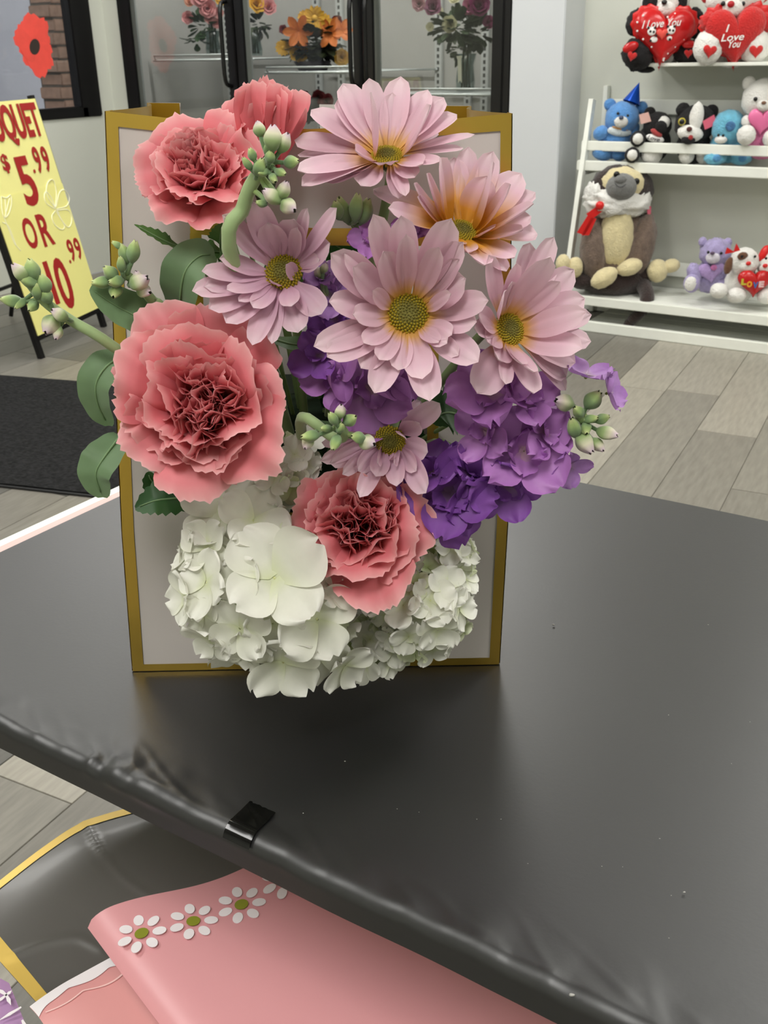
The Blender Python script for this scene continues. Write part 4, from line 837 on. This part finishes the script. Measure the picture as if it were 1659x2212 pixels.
# ---- florets made from shared petal meshes -------------------------
def round_petal_mesh(name, rg, m, n=8, wav=.05, wide=1.0, notch=.06, cup=.22, vein=True):
    """petal of length 1 lying along +x, z up; t runs base to tip"""
    p1, p2 = rg.uniform(0, 6), rg.uniform(0, 6)
    def f(u, v):
        x = 2 * u - 1; t = v
        w = .5 * wide * (max(0., sin(pi * (t * .93 + .035))) ** .62) * (.62 + .46 * t)
        r = t * (1 - notch * (1 - abs(x)) ** 2 * t ** 4) * (1 - .05 * x * x * t)
        z = cup * (t - .5) ** 2 + cup * .9 * (w * x) ** 2 * 2 + wav * t * t * sin(5 * x + p1) + wav * .6 * t ** 3 * sin(9 * x + p2) * abs(x) - .02 * cos(x * 9) * t * (1 - t)
        return V((r, w * x, z))
    vs, fs, ts = gridf(n, n, f)
    me = bpy.data.meshes.new(name); me.from_pydata([tuple(v) for v in vs], [], fs); a = me.attributes.new('t', 'FLOAT', 'POINT'); a.data.foreach_set('value', ts)
    me.polygons.foreach_set('use_smooth', [True] * len(me.polygons)); me.materials.append(m); return me
def basis(n, x=None):
    n = n.normalized(); s, q = frame_of(n, x) ; return Matrix((s, q, n)).transposed().to_4x4()
eye_cache = {}
def eye_mesh(name, m):
    if name not in eye_cache:
        vs, fs, ts = ell(V(), V((1, 0, 0)), V((0, 1, 0)), V((0, 0, 1)), 10, 6); me = bpy.data.meshes.new(name); me.from_pydata([tuple(v) for v in vs], [], fs); me.materials.append(m); me.polygons.foreach_set('use_smooth', [True] * len(me.polygons)); eye_cache[name] = me
    return eye_cache[name]
def floret(parent, c, n, size, meshes, m_eye, rg, npet=4, tilt=14, rows=((1., 0.),), eye=.06, name='floret', rot=None, petname='petal', petmat=None):
    """a floret: centre eye as the part, petals as its sub-parts (sharing meshes)"""
    o = bpy.data.objects.new(name, eye_mesh('floret_eye_' + m_eye.name, m_eye)); COL.objects.link(o); o.parent = parent
    M = Matrix.Translation(c - ORG[parent.name]) @ basis(n) @ Matrix.Rotation(rg.uniform(0, 6.3) if rot is None else rot, 4, 'Z')
    o.matrix_local = M @ Matrix.Scale(size * eye, 4)
    k = 1 / eye
    for (sc_, ph) in rows:
        for i in range(npet):
            p = bpy.data.objects.new(petname, rg.choice(meshes)); COL.objects.link(p); p.parent = o
            p.matrix_local = Matrix.Rotation(2 * pi * (i + ph) / npet + rg.uniform(-.14, .14), 4, 'Z') @ Matrix.Translation(V((k * .04, 0, k * .02 * (i % 2)))) @ Matrix.Rotation(-radians(tilt * (2.2 if sc_ < .9 else 1) + rg.uniform(-12, 12)), 4, 'Y') @ Matrix.Rotation(rg.uniform(-.2, .2), 4, 'X') @ Matrix.Scale(k * sc_ * rg.uniform(.9, 1.1), 4)
    return o
hyd_m = mat('hydrangea_petal', None, .55, trans=.25, objvar=.03, var=.015, vscale=6, ramp=[(0, (226, 232, 190)), (.3, (242, 243, 226)), (1, (248, 247, 238))])
hydg_m = mat('hydrangea_green_petal', None, .55, trans=.25, objvar=.04, ramp=[(0, (196, 214, 140)), (.4, (222, 232, 186)), (1, (236, 240, 212))])
hye_m = mat('hydrangea_eye', (214, 218, 160), .7)
gr = random.Random(31)
HYD = [round_petal_mesh('hydrangea_petal', gr, hyd_m, wide=gr.uniform(1.1, 1.3), wav=.085, n=12, notch=.09) for _ in range(5)]
HYG = [round_petal_mesh('hydrangea_green_petal', gr, hydg_m, wide=gr.uniform(1.0, 1.15), wav=.07) for _ in range(3)]
def hydrangea(label, cpx, dd, rx, ry, rz, listed, nfill, seed, fsize, green=.0, region=None):
    rg = random.Random(seed); C0 = Dp(cpx[0], cpx[1], dd); k = pxm(C0)
    t = thing('hydrangea', label, 'flower', C0, 'white hydrangea heads')
    ORG[t.name] = C0
    nm = lambda q: (CR * q[0] + CU * q[1] - FWD * q[2])
    # core and stem
    mk('core', ell(C0, CR * (rx * k * .62), CU * (ry * k * .62), FWD * (rz * k * .62), 18, 12, .1), mat('hydrangea_core', (196, 206, 158), .8, var=.15, vscale=80), t)
    mk('stem', tube([C0, C0 + HF * .05 - UZ * .01, FOOT], .004, n=8, seg=10), stem_m, t)
    pos = []
    for (x, y, s, *ax) in listed:
        q = V(((x - cpx[0]) / rx, -(y - cpx[1]) / ry, 0)); r2 = q.x ** 2 + q.y ** 2; q.z = sqrt(max(.04, 1 - r2))
        p = C0 + nm(V((q.x * rx, q.y * ry, q.z * rz))) * k; n = nm(V((q.x / rx * 60, q.y / ry * 60, q.z / rz * 60))) if not ax else cam_dir(*ax[0])
        pos.append((p, s)); floret(t, p, n.normalized(), s * k * .5, HYD, hye_m, rg)
    tries = 0
    while nfill and tries < 4000:
        tries += 1; z = rg.uniform(-.35, 1); a = rg.uniform(0, 2 * pi); r = sqrt(1 - z * z); q = V((r * cos(a), r * sin(a), z)); sh = rg.uniform(.82, .97)
        p = C0 + nm(V((q.x * rx, q.y * ry, q.z * rz))) * (k * sh); sz = fsize * rg.uniform(.8, 1.15)
        if any((p - pp).length < k * (.36 * sz + .12 * ss_) for pp, ss_ in pos): continue
        n = nm(V((q.x / rx, q.y / ry, q.z / rz))).normalized(); n = (n + V((rg.uniform(-.3, .3), rg.uniform(-.3, .3), rg.uniform(-.3, .3)))).normalized()
        pos.append((p, sz)); nfill -= 1
        g = rg.random() < green * (1.4 if z < .4 else .6)
        floret(t, p, n, sz * k * .5, HYG if g else HYD, hye_m, rg)
    return t
hydrangea('big white hydrangea head at the lower left front of the bag', (578, 1262), .535, 190, 190, 150, [(610, 1240, 232, (.0, .25, .97)), (495, 1110, 190, (-.2, .5, .85)), (690, 1325, 190, (.3, -.1, .9)), (560, 1125, 150, (.25, .35, .9)), (470, 1250, 150, (-.5, .1, .85)), (420, 1285, 130, (-.8, 0, .6)), (620, 1415, 170, (.1, -.6, .8)), (745, 1430, 130, (.5, -.6, .7)), (540, 1340, 150, (-.2, -.4, .9)), (470, 1180, 130, (-.4, .2, .9)), (470, 1365, 120, (-.5, -.6, .6)), (690, 1410, 140, (.3, -.6, .8)), (425, 1190, 110, (-.8, .3, .5))], 40, 41, 118, .08)
hydrangea('smaller greenish white hydrangea head at the lower right', (905, 1300), .545, 112, 112, 90, [(960, 1265, 110, (.5, .2, .85)), (985, 1310, 100, (.8, 0, .6)), (925, 1290, 110, (.2, .2, .95)), (940, 1350, 110, (.4, -.5, .8)), (870, 1300, 100, (-.2, .3, .9)), (820, 1290, 100, (-.5, .4, .8)), (880, 1365, 100, (0, -.6, .8)), (1000, 1250, 90, (.7, .5, .5))], 30, 42, 84, .35)
hydrangea('pale green hydrangea cluster under the white heads', (815, 1400), .548, 66, 60, 55, [(790, 1430, 90, (-.2, -.3, .9)), (850, 1395, 90, (.3, 0, .9)), (800, 1375, 80, (0, .3, .9))], 14, 43, 78, .75)
hydrangea('cream hydrangea sprig between the two lower carnations', (618, 1010), .552, 60, 62, 50, [(600, 1030, 90, (-.2, .2, .95)), (640, 985, 80, (.2, .3, .9)), (670, 950, 76, (.3, .3, .9))], 12, 44, 78, .5)
hydrangea('lime green hydrangea sprig below the purple stock', (975, 1200), .556, 48, 48, 40, [(970, 1185, 84, (.1, .5, .85)), (1000, 1195, 76, (.5, .4, .8))], 10, 45, 70, .7)
# ---- purple stock -------------------------------------------------
def stock_mat(name, a, b, c): return mat(name, None, .5, trans=.2, objvar=.06, var=.05, vscale=5, ramp=[(0, a), (.35, b), (1, c)])
stk_mid = stock_mat('stock_purple', (176, 140, 150), (190, 130, 200), (200, 138, 212)); stk_dk = stock_mat('stock_deep_purple', (136, 104, 130), (142, 86, 172), (150, 90, 184)); stk_lt = stock_mat('stock_light_purple', (190, 170, 180), (188, 142, 208), (196, 146, 216))
ste_m = mat('stock_eye', (150, 160, 84), .7)
def stk_set(m): return [round_petal_mesh('stock_petal', gr, m, wide=gr.uniform(.95, 1.2), wav=.10, notch=.05, cup=.3) for _ in range(4)]
SM, SD, SLt = stk_set(stk_mid), stk_set(stk_dk), stk_set(stk_lt)
bud_m = mat('bud_green', None, .75, sheen=.4, objvar=.08, var=.08, vscale=3, ramp=[(0, (96, 126, 84)), (.5, (128, 156, 104)), (.8, (160, 184, 112)), (1, (206, 216, 150))])
budp_m = mat('bud_pale', None, .7, sheen=.3, objvar=.06, ramp=[(0, (110, 138, 90)), (.45, (158, 180, 120)), (.72, (220, 216, 186)), (1, (214, 190, 204))])
def bud_mesh(name, m, seed, fat=.42):
    rg = random.Random(seed); p = rg.uniform(0, 6)
    def f(u, v):
        a = 2 * pi * u; r = fat * (sin(pi * (v * .9 + .02)) ** .75) * (1 + .34 * (abs(cos(2 * a + p)) - .4) * sin(pi * v) ** .6) * (1 - .25 * v)
        return V((r * cos(a), r * sin(a), v + .05 * sin(3 * a) * max(0, v - .8) * 5))
    vs, fs, ts = gridf(16, 10, f, True); me = bpy.data.meshes.new(name); me.from_pydata([tuple(q) for q in vs], [], fs); at = me.attributes.new('t', 'FLOAT', 'POINT'); at.data.foreach_set('value', ts); me.polygons.foreach_set('use_smooth', [True] * len(me.polygons)); me.materials.append(m); return me
BUDS = [bud_mesh('bud', bud_m, i, .29 + .05 * i) for i in range(3)]; BUDP = [bud_mesh('bud', budp_m, 9 + i, .34 + .05 * i) for i in range(2)]
def bud(parent, base, d, L, pale, rg, name='bud'):
    o = bpy.data.objects.new(name, rg.choice(BUDP if pale else BUDS)); COL.objects.link(o); o.parent = parent
    o.matrix_local = Matrix.Translation(base - ORG[parent.name]) @ basis(d) @ Matrix.Rotation(rg.uniform(0, 6), 4, 'Z') @ Matrix.Scale(L, 4); return o
def stock(label, stem, dd, buds, florets, seed, name='stock_stem', r=.0032, cat='flower', foot=True, group='stock stems'):
    """stem = photo points (x, y, depth offset) tip first; buds = (x, y, len px, angle deg, toward, pale); florets = (x, y, size, axis, set, rows)"""
    rg = random.Random(seed); P = [Dp(x, y, dd + q) for x, y, q in stem]; k = pxm(P[0])
    t = thing(name, label, cat, P[-1], group)
    mk('stem', tube(P + ([P[-1].lerp(FOOT, .5) + HF * .01, FOOT] if foot else []), r * .75, r * 1.1, n=10, seg=24), mat('stock_stem_green', (160, 184, 128), .65, sheen=.3, var=.05, vscale=60), t)
    for (x, y, L, ang, tw, pale) in buds:
        d = (CR * cos(radians(ang)) + CU * sin(radians(ang)) - FWD * tw).normalized(); c = Dp(x, y, dd - .004 * rg.random() - .003 * tw)
        b0 = c - d * (L * k * .5); o = bud(t, b0, d, L * k, pale, rg)
        near = min(smooth_pts(P, 20), key=lambda q: (q - b0).length)
        if (near - b0).length > .004: mk('bud_stalk', tube([b0 + d * .001, b0.lerp(near, .5) - d * .002, near], .0011, .0015, n=6, seg=6), bud_m, t)
    for (x, y, s, ax, st, rows) in florets:
        floret(t, Dp(x, y, dd), cam_dir(*ax), s * k * .5, st, ste_m, rg, 4, 20, rows)
    return t
R1 = ((1., 0.),); R2 = ((1.2, 0.), (.62, .5)); 
stock('green budded stock tip in front of the upper left carnation', [(585, 345, 0), (545, 395, .004), (525, 450, .008), (498, 552, .012)], .522, [
    (560, 362, 40, 60, .5, 0), (535, 355, 34, 130, .6, 0), (545, 335, 30, 110, .4, 0), (628, 350, 36, 0, .3, 0), (583, 340, 30, 70, .7, 0), (570, 372, 28, 200, .5, 0), (605, 372, 34, -30, .6, 0), (560, 280, 34, 100, .2, 1), (590, 300, 54, 85, .4, 1), (612, 310, 46, 60, .4, 1), (580, 322, 40, 80, .6, 0), (590, 425, 50, 150, .5, 1), (612, 412, 44, 60, .6, 1), (622, 445, 46, -40, .5, 1), (565, 440, 26, 170, .4, 0), (590, 385, 30, -60, .7, 0)], [], 51, r=.0042)
stock('green budded stock sprig reaching out at the far left over the sign', [(55, 600, -.004), (95, 650, 0), (150, 690, .004), (270, 768, .012)], .530, [
    (45, 590, 48, 130, .5, 1), (70, 585, 50, 100, .4, 0), (65, 610, 44, 160, .6, 0), (80, 630, 40, 80, .7, 0), (28, 650, 50, 175, .3, 0), (45, 655, 34, 230, .4, 0), (72, 660, 34, -120, .6, 0), (110, 700, 52, -110, .5, 1), (130, 680, 40, 150, .6, 1), (95, 615, 44, 100, .3, 0), (125, 718, 36, -100, .4, 1), (100, 640, 36, 120, .5, 0)], [], 52)
stock('green budded stock sprig beside the upper left gold edge', [(268, 590, 0), (300, 615, .004), (330, 650, .008), (372, 692, .016)], .545, [
    (222, 610, 46, 190, .5, 0), (240, 590, 38, 140, .5, 0), (252, 608, 36, 200, .7, 0), (262, 572, 36, 90, .5, 0), (270, 550, 46, 110, .3, 0), (288, 545, 50, 75, .4, 0), (255, 530, 28, 150, .2, 0), (250, 628, 38, -100, .6, 0), (300, 610, 50, 20, .5, 1), (310, 628, 40, -20, .5, 1), (298, 600, 30, 100, .6, 1)], [], 53)
mk_ = stock('green budded stock tip in front of the drooping daisy', [(730, 915, 0), (745, 940, .004), (720, 945, .008), (650, 905, .02)], .505, [
    (672, 942, 46, 190, .6, 0), (665, 955, 34, -110, .4, 1), (735, 890, 34, 80, .5, 1), (720, 905, 36, 120, .6, 0), (755, 908, 36, 30, .5, 0), (735, 925, 30, 60, .8, 0), (725, 955, 40, -110, .5, 0), (792, 955, 46, -20, .8, 1), (775, 945, 34, 170, .4, 0), (705, 925, 28, 190, .6, 0)], [], 54)
stock('drooping green stock bud pair behind the middle daisy', [(745, 450, 0), (765, 480, .004), (785, 520, .008), (800, 570, .016)], .566, [
    (742, 455, 58, 110, .5, 0), (770, 450, 60, 85, .4, 0), (788, 458, 56, 70, .3, 0), (728, 455, 40, 100, .3, 0)], [], 55)
stock('purple stock with pale bud tip at the right edge of the bouquet', [(1265, 900, -.002), (1235, 915, .002), (1150, 950, .008), (1050, 960, .02)], .535, [
    (1220, 870, 54, 170, .7, 1), (1280, 865, 48, 50, .5, 0), (1275, 905, 36, 10, .7, 0), (1240, 925, 50, 110, .6, 0), (1262, 955, 60, -60, .5, 1), (1310, 935, 50, -20, .5, 1), (1300, 905, 34, 20, .4, 0), (1250, 890, 36, 140, .7, 0), (1290, 960, 40, -50, .4, 1), (1265, 925, 34, -90, .8, 0)], [
    (1130, 975, 205, (.05, .0, 1), SM, R2), (1265, 815, 130, (.1, .8, .5), SLt, R1), (1310, 850, 110, (.8, .3, .5), SLt, R1), (1222, 1005, 110, (.2, -.7, .7), SLt, R1), (1095, 1045, 150, (-.1, -.6, .8), SD, R2), (1060, 850, 170, (-.2, .2, .95), SM, R2), (1130, 860, 150, (.3, .4, .9), SM, R2), (1050, 930, 130, (-.4, 0, .9), SM, R2), (1175, 930, 130, (.5, .1, .85), SM, R2)], 56, r=.0036)
stock('dark purple stock bloom beside the lowest carnation', [(965, 1060, 0), (985, 1030, .01), (990, 990, .02), (930, 960, .04)], .540, [], [
    (968, 1062, 190, (.05, -.05, 1), SD, R2), (1005, 1085, 130, (.5, -.3, .8), SD, R2), (960, 1120, 120, (-.1, -.7, .7), SD, R2), (935, 1020, 120, (-.4, .5, .8), SD, R2), (1010, 1020, 110, (.4, .6, .7), SD, R2)], 57)
stock('purple stock bloom under the largest daisy', [(785, 830, 0), (790, 800, .01), (780, 770, .02), (760, 740, .03)], .552, [], [
    (800, 835, 200, (.1, -.15, 1), SM, R2), (730, 810, 150, (-.4, .1, .9), SM, R2), (850, 810, 130, (.4, .1, .9), SM, R2), (690, 770, 110, (-.3, .3, .9), SD, R2)], 58)
stock('lilac stock florets between the two middle daisies', [(705, 640, 0), (715, 655, .008), (725, 690, .016), (730, 730, .03)], .562, [(690, 590, 30, 120, .4, 1), (700, 580, 26, 60, .5, 1)], [
    (712, 640, 110, (-.1, .2, 1), SLt, R2), (700, 600, 80, (0, .5, .9), SLt, R2), (725, 690, 120, (0, 0, 1), SD, R2), (800, 520, 90, (0, .3, .9), SM, R2), (890, 500, 80, (0, .3, .9), SM, R2)], 59)
# ---- leaves -------------------------------------------------------
leafg = mat('leaf_sage', None, .6, sheen=.2, trans=.15, var=.07, vscale=40, ramp=[(0, (100, 130, 90)), (1, (124, 154, 110))])
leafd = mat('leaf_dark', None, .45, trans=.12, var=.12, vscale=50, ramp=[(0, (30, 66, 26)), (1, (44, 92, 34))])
leafm = mat('leaf_mid', None, .5, trans=.15, var=.1, vscale=50, ramp=[(0, (64, 100, 48)), (1, (86, 128, 58))])
def leaf(label, pts, wpx, m, dd, serr=0., group='loose leaves in the bouquet', fold=.25, nrm=None, roll=0., prof=.8, fixed=False):
    P = smooth_pts([Dp(x, y, dd + q) for x, y, q in pts], 26); k = pxm(P[0]); K = 26; ref = cam_dir(*(nrm or (0, .2, 1)))
    def f(u, v):
        i = v * K; a = int(round(i)); p = P[a]; tg = (P[min(a + 1, K)] - P[max(a - 1, 0)]).normalized(); s = tg.cross(ref).normalized(); n = s.cross(tg); an = radians(roll) * v; s, n = s * cos(an) + n * sin(an), n * cos(an) - s * sin(an)
        x = 2 * u - 1; w = wpx * k / 2 * (max(0., sin(pi * (v * .97 + .02))) ** prof) * (1.15 - .3 * v)
        if serr: w *= 1 + serr * ((a % 3) - 1) * (.8 if abs(x) > .9 else 0)
        return p + s * (w * x) + n * (fold * w * abs(x) - .1 * w + .03 * w * sin(v * 30) * abs(x))
    o = thing('leaf', label, 'leaf', P[0], group)
    mk('blade', gridf(8, 26, f), m, o)
    mk('midrib', tube([P[i] + (P[min(i + 1, K)] - P[max(i - 1, 0)]).normalized().cross(ref).normalized().cross((P[min(i + 1, K)] - P[max(i - 1, 0)]).normalized()) * (-.10 * wpx * k / 2 * sin(pi * i / K) + .0002) for i in range(0, K - 1, 4)], .0008, .0004, n=5, seg=16), MATS.get('leaf_rib') or mat('leaf_rib', (116, 146, 100), .6), o)
    inner = P[0]
    mk('petiole', tube([P[0] + (P[1] - P[0]) * .5, P[0].lerp(FOOT, .4) + HF * .02, FOOT], .0014, n=6, seg=8), stem_m, o)
    return o
leaf('upright sage green leaf arching left of the small left daisy', [(392, 700, .02), (388, 640, .005), (398, 585, 0), (430, 552, .004), (465, 550, .01)], 98, leafg, .548, nrm=(-.2, .1, .95), prof=.35)
leaf('sage green leaf pointing up left from the largest carnation', [(372, 735, .02), (310, 690, .005), (245, 655, 0), (195, 622, -.004)], 92, leafg, .545, nrm=(.2, .4, .9), prof=.5)
leaf('sage green leaf curling down at the far left', [(285, 766, .02), (235, 785, .005), (205, 830, 0), (212, 880, .004), (235, 920, .012)], 84, leafg, .535, nrm=(-.2, .2, .95), prof=.4)
leaf('sage green leaf hanging below the largest carnation at the left', [(262, 940, .015), (225, 985, .0), (205, 1025, -.004), (222, 1075, 0)], 88, leafg, .535, nrm=(-.2, .2, .95), prof=.36)
leaf('dark serrated leaf above the white hydrangea at left', [(420, 1075, .015), (380, 1075, .004), (335, 1080, 0), (292, 1098, .0)], 88, leafd, .553, serr=.13, nrm=(0, .5, .9), prof=.6)
leaf('dark serrated leaf tucked behind the low left petals', [(430, 1040, .015), (385, 1050, .006), (335, 1045, .004), (318, 1020, .004)], 60, leafd, .56, serr=.13, nrm=(0, .3, .9), prof=.6)
leaf('bright serrated leaf under the upper left carnation', [(425, 545, .02), (380, 530, .006), (335, 508, .002), (290, 485, 0)], 46, leafm, .558, serr=.18, nrm=(0, .7, .7), prof=.8)
leaf('small mid green leaf behind the stock stem', [(480, 560, .02), (475, 530, .006), (476, 508, .002), (480, 482, 0)], 50, leafm, .555, serr=.12, nrm=(0, .2, 1), prof=.6)
leaf('mid green leaf behind the left daisy stem', [(520, 560, .03), (480, 545, .01), (440, 545, .006), (400, 560, .006)], 60, leafm, .562, serr=.1, nrm=(0, .5, .8))
leaf('dark serrated leaf beside the purple stock at right', [(1000, 900, .02), (975, 890, .006), (950, 895, .002), (935, 915, 0)], 100, leafd, .556, serr=.14, nrm=(0, .2, 1), prof=.5)
leaf('long green leaf crossing behind the lower daisy', [(650, 905, .02), (720, 925, .008), (800, 925, .006), (870, 895, .006), (900, 870, .01)], 40, leafm, .552, nrm=(0, .5, .8))
leaf('olive green leaf below the left daisy', [(585, 730, .02), (630, 742, .006), (680, 745, .004), (710, 735, .006)], 48, leafm, .558, nrm=(0, .6, .7))
leaf('narrow green leaf under the right stock stem', [(960, 985, .02), (1000, 975, .006), (1040, 960, .004), (1070, 950, .006)], 30, leafm, .556, nrm=(0, .6, .7))
dr = random.Random(77)
DN = ['dark green leaf deep inside the bag window']
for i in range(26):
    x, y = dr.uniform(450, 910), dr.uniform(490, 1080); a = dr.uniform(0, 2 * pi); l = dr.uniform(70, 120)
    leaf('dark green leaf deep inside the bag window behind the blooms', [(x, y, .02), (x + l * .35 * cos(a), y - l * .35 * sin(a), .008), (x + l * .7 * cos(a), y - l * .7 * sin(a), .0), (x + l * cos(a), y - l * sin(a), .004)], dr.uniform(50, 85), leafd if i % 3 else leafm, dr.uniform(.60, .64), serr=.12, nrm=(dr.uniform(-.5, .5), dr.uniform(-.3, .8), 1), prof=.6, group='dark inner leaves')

# ================================================================== FLOWERS IN THE COOLER
crr = random.Random(90)
def mini_rose(c, ax, R, rg):
    s1, s2 = frame_of(ax); out = []
    for wi, (n, L, a0, a1, Wd) in enumerate(((5, 1.15, 55, 5, .62), (5, 1.0, 66, 35, .55), (5, .85, 76, 62, .45), (4, .7, 86, 84, .34), (3, .6, 92, 96, .24))):
        ph = rg.uniform(0, 6)
        for i in range(n):
            a = ph + 2 * pi * i / n; out.append(fan_petal(c - ax * (R * .4), ax, s1 * cos(a) + s2 * sin(a), R, L, radians(a0), radians(a1), Wd, .02, rg, 8, 6))
    return join(*out)
def mini_lily(c, ax, R, rg):
    s1, s2 = frame_of(ax); out = []
    for i in range(6):
        a = 2 * pi * i / 6 + rg.uniform(-.1, .1); e = s1 * cos(a) + s2 * sin(a); out.append(petal_surf(c, c + e * R + ax * (R * .35), ax, R * .55, .12, .2, rg, 6, 8, 1.6))
    return join(*out)
def mini_daisy(c, ax, R, rg):
    s1, s2 = frame_of(ax); out = []
    for i in range(14):
        a = 2 * pi * i / 14 + rg.uniform(-.1, .1); e = s1 * cos(a) + s2 * sin(a); out.append(petal_surf(c, c + e * R + ax * (R * .15), ax, R * .42, .1, .15, rg, 4, 6, 2.2))
    return join(*out, ell(c, s1 * R * .3, s2 * R * .3, ax * R * .2, 10, 6))
def foliage(c, rx, rz, n, rg, L=.07):
    out = []
    for i in range(n):
        d = V((rg.gauss(0, 1), rg.gauss(0, 1) - .4, rg.gauss(0, 1))).normalized(); b = c + V((d.x * rx * .35, d.y * rx * .35, d.z * rz * .35)); tp = c + V((d.x * rx, d.y * rx, d.z * rz)) * rg.uniform(.75, 1.1)
        out.append(petal_surf(b, tp, frame_of(d)[1], L * rg.uniform(.35, .6), rg.uniform(-.2, .2), .2, rg, 4, 6, 1.8))
    return join(*out)
YV = YC + .32
def arrangement(label, bx, by, yv, flowers, fol, vase, seed):
    """flowers = (x, y, r px, kind, colour, toward)"""
    rg = random.Random(seed); a = Yp(bx, by, yv); k = pxm(a); t = thing('cooler_arrangement', label, 'arrangement', a, 'arrangements standing in the cooler'); d0 = a.dot(HF)
    for (x, y, r, kind, colr) in flowers:
        c = Dp(x, y, d0 - r * k * .8); ax = (-HF + UZ * rg.uniform(-.1, .4) + HR * rg.uniform(-.4, .4)).normalized()
        g = {'rose': mini_rose, 'lily': mini_lily, 'daisy': mini_daisy}[kind](c, ax, r * k, rg)
        mk(kind + '_bloom', (g[0], g[1]), mat('bloom_%d_%d_%d' % colr, colr, .6, var=.12, vscale=40, trans=.2), t)
    for (x, y, rx, ry, n, colr) in fol:
        g = foliage(Dp(x, y, d0 + .02), rx * k, ry * k, n, rg, ry * k * .9); mk('foliage', (g[0], g[1]), mat('cooler_foliage_%d' % colr[0], colr, .6, var=.15, vscale=30), t, kind='stuff')
    vase(a, k, t, d0)
    return t
vglass = glassmat('vase_glass', (214, 224, 222), 1.2)
def vase_glass(h, r):
    def f(a, k, t, d0):
        mk('vase', lathe([(.0, .004), (r * .8, .004), (r * .85, h * .3), (r * .7, h * .7), (r * .95, h), (r * .88, h), (r * .62, h * .7), (r * .77, h * .3), (0, .012)], V((a.x, a.y, a.z)), 20), vglass, t)
        g = random.Random(4); mk('stem_bunch', join(*[tube([V((a.x + g.uniform(-.4, .4) * r, a.y + g.uniform(-.4, .4) * r, a.z + .015)), V((a.x + g.uniform(-.5, .5) * r, a.y + g.uniform(-.4, .4) * r, a.z + h * 1.25))], .003, n=5, seg=4) for _ in range(10)]), dstem_m, t)
    return f
def vase_pot(h, r, colr):
    def f(a, k, t, d0): mk('pot', lathe([(0, .002), (r * .75, .002), (r, h), (r * .92, h), (r * .9, h * .9), (0, h * .9)], V((a.x, a.y, a.z)), 20), mat('pot_%d' % colr[0], colr, .5), t)
    return f
GR1, GR2 = (54, 84, 48), (40, 58, 34)
PKc, ORc, YLc, MGc, WHc, DRc = (226, 158, 160), (226, 128, 58), (232, 184, 66), (118, 30, 84), (232, 230, 196), (116, 26, 36)
arrangement('pink flower bouquet in a glass vase behind the left cooler door', 462, 122, YV, [(432, -8, 24, 'rose', PKc), (448, 18, 20, 'rose', PKc), (405, 38, 14, 'rose', PKc), (452, 40, 12, 'rose', (232, 170, 168)), (472, 28, 12, 'rose', (232, 170, 168)), (470, 50, 12, 'rose', (232, 170, 168)), (412, 0, 16, 'rose', (214, 150, 120)), (480, -5, 18, 'rose', YLc)], [(440, 55, 42, 42, 26, GR1), (425, 85, 36, 30, 14, GR1)], vase_glass(.13, .05), 1)
arrangement('yellow and pink flower bouquet beside the first cooler mullion', 552, 122, YV + .22, [(555, 8, 22, 'rose', YLc), (580, 15, 18, 'rose', PKc), (540, -10, 18, 'rose', YLc)], [(560, 52, 30, 34, 22, GR2)], vase_glass(.12, .05), 2)
arrangement('orange lily and yellow rose arrangement in the middle of the cooler', 676, 154, YV, [(645, 68, 34, 'lily', ORc), (715, 72, 34, 'lily', ORc), (738, 68, 26, 'lily', ORc), (648, 112, 24, 'rose', YLc), (738, 124, 18, 'rose', YLc), (612, 104, 18, 'daisy', YLc), (680, 40, 26, 'daisy', YLc), (700, 50, 20, 'daisy', YLc), (658, 38, 16, 'daisy', (214, 164, 50)), (700, 105, 16, 'rose', (60, 34, 56)), (612, 64, 10, 'rose', DRc), (728, 45, 12, 'rose', DRc)], [(680, 92, 76, 56, 90, (48, 58, 30)), (680, 115, 60, 32, 40, GR2)], vase_pot(.05, .10, (40, 34, 44)), 3)
arrangement('white and purple rose bouquet in a ribboned vase behind the right cooler door', 1005, 198, YV, [(972, 52, 18, 'rose', WHc), (935, 15, 20, 'rose', (140, 84, 112)), (905, 8, 16, 'rose', (206, 160, 170)), (1015, 15, 18, 'rose', (188, 110, 142)), (1034, 12, 24, 'rose', MGc), (1056, 48, 14, 'rose', (160, 70, 120)), (1070, 48, 12, 'rose', WHc), (950, 24, 9, 'daisy', WHc), (1040, 28, 8, 'daisy', WHc), (928, 58, 10, 'daisy', WHc), (980, -5, 14, 'rose', WHc)], [(985, 60, 66, 52, 60, (66, 84, 58)), (1030, 70, 40, 50, 40, GR2), (985, 105, 30, 36, 18, (96, 108, 88))], vase_glass(.17, .055), 4)
ac = Yp(992, 125, YV - .07)
rbn = mk('ribbon', join(prism([ac + HR * x * .001 + UZ * z * .001 for x, z in ((-14, 8), (14, 10), (10, -4), (-10, -4))], HF * .002), prism([ac + HR * x * .001 + UZ * z * .001 for x, z in ((-8, 0), (10, 0), (14, -112), (4, -100), (-4, -112))], HF * .002)), mat('ribbon_cream', (226, 228, 208), .4), smooth=False); tag(rbn, 'cream ribbon tied on the vase behind the right cooler door', 'ribbon')
arrangement('dark red roses low in the cooler above the bag', 668, 262, YV - .02, [(655, 214, 18, 'rose', DRc), (688, 210, 16, 'rose', DRc), (706, 218, 16, 'rose', DRc), (652, 252, 16, 'rose', DRc)], [(675, 240, 36, 26, 30, GR2)], vase_pot(.12, .07, (60, 58, 60)), 5)
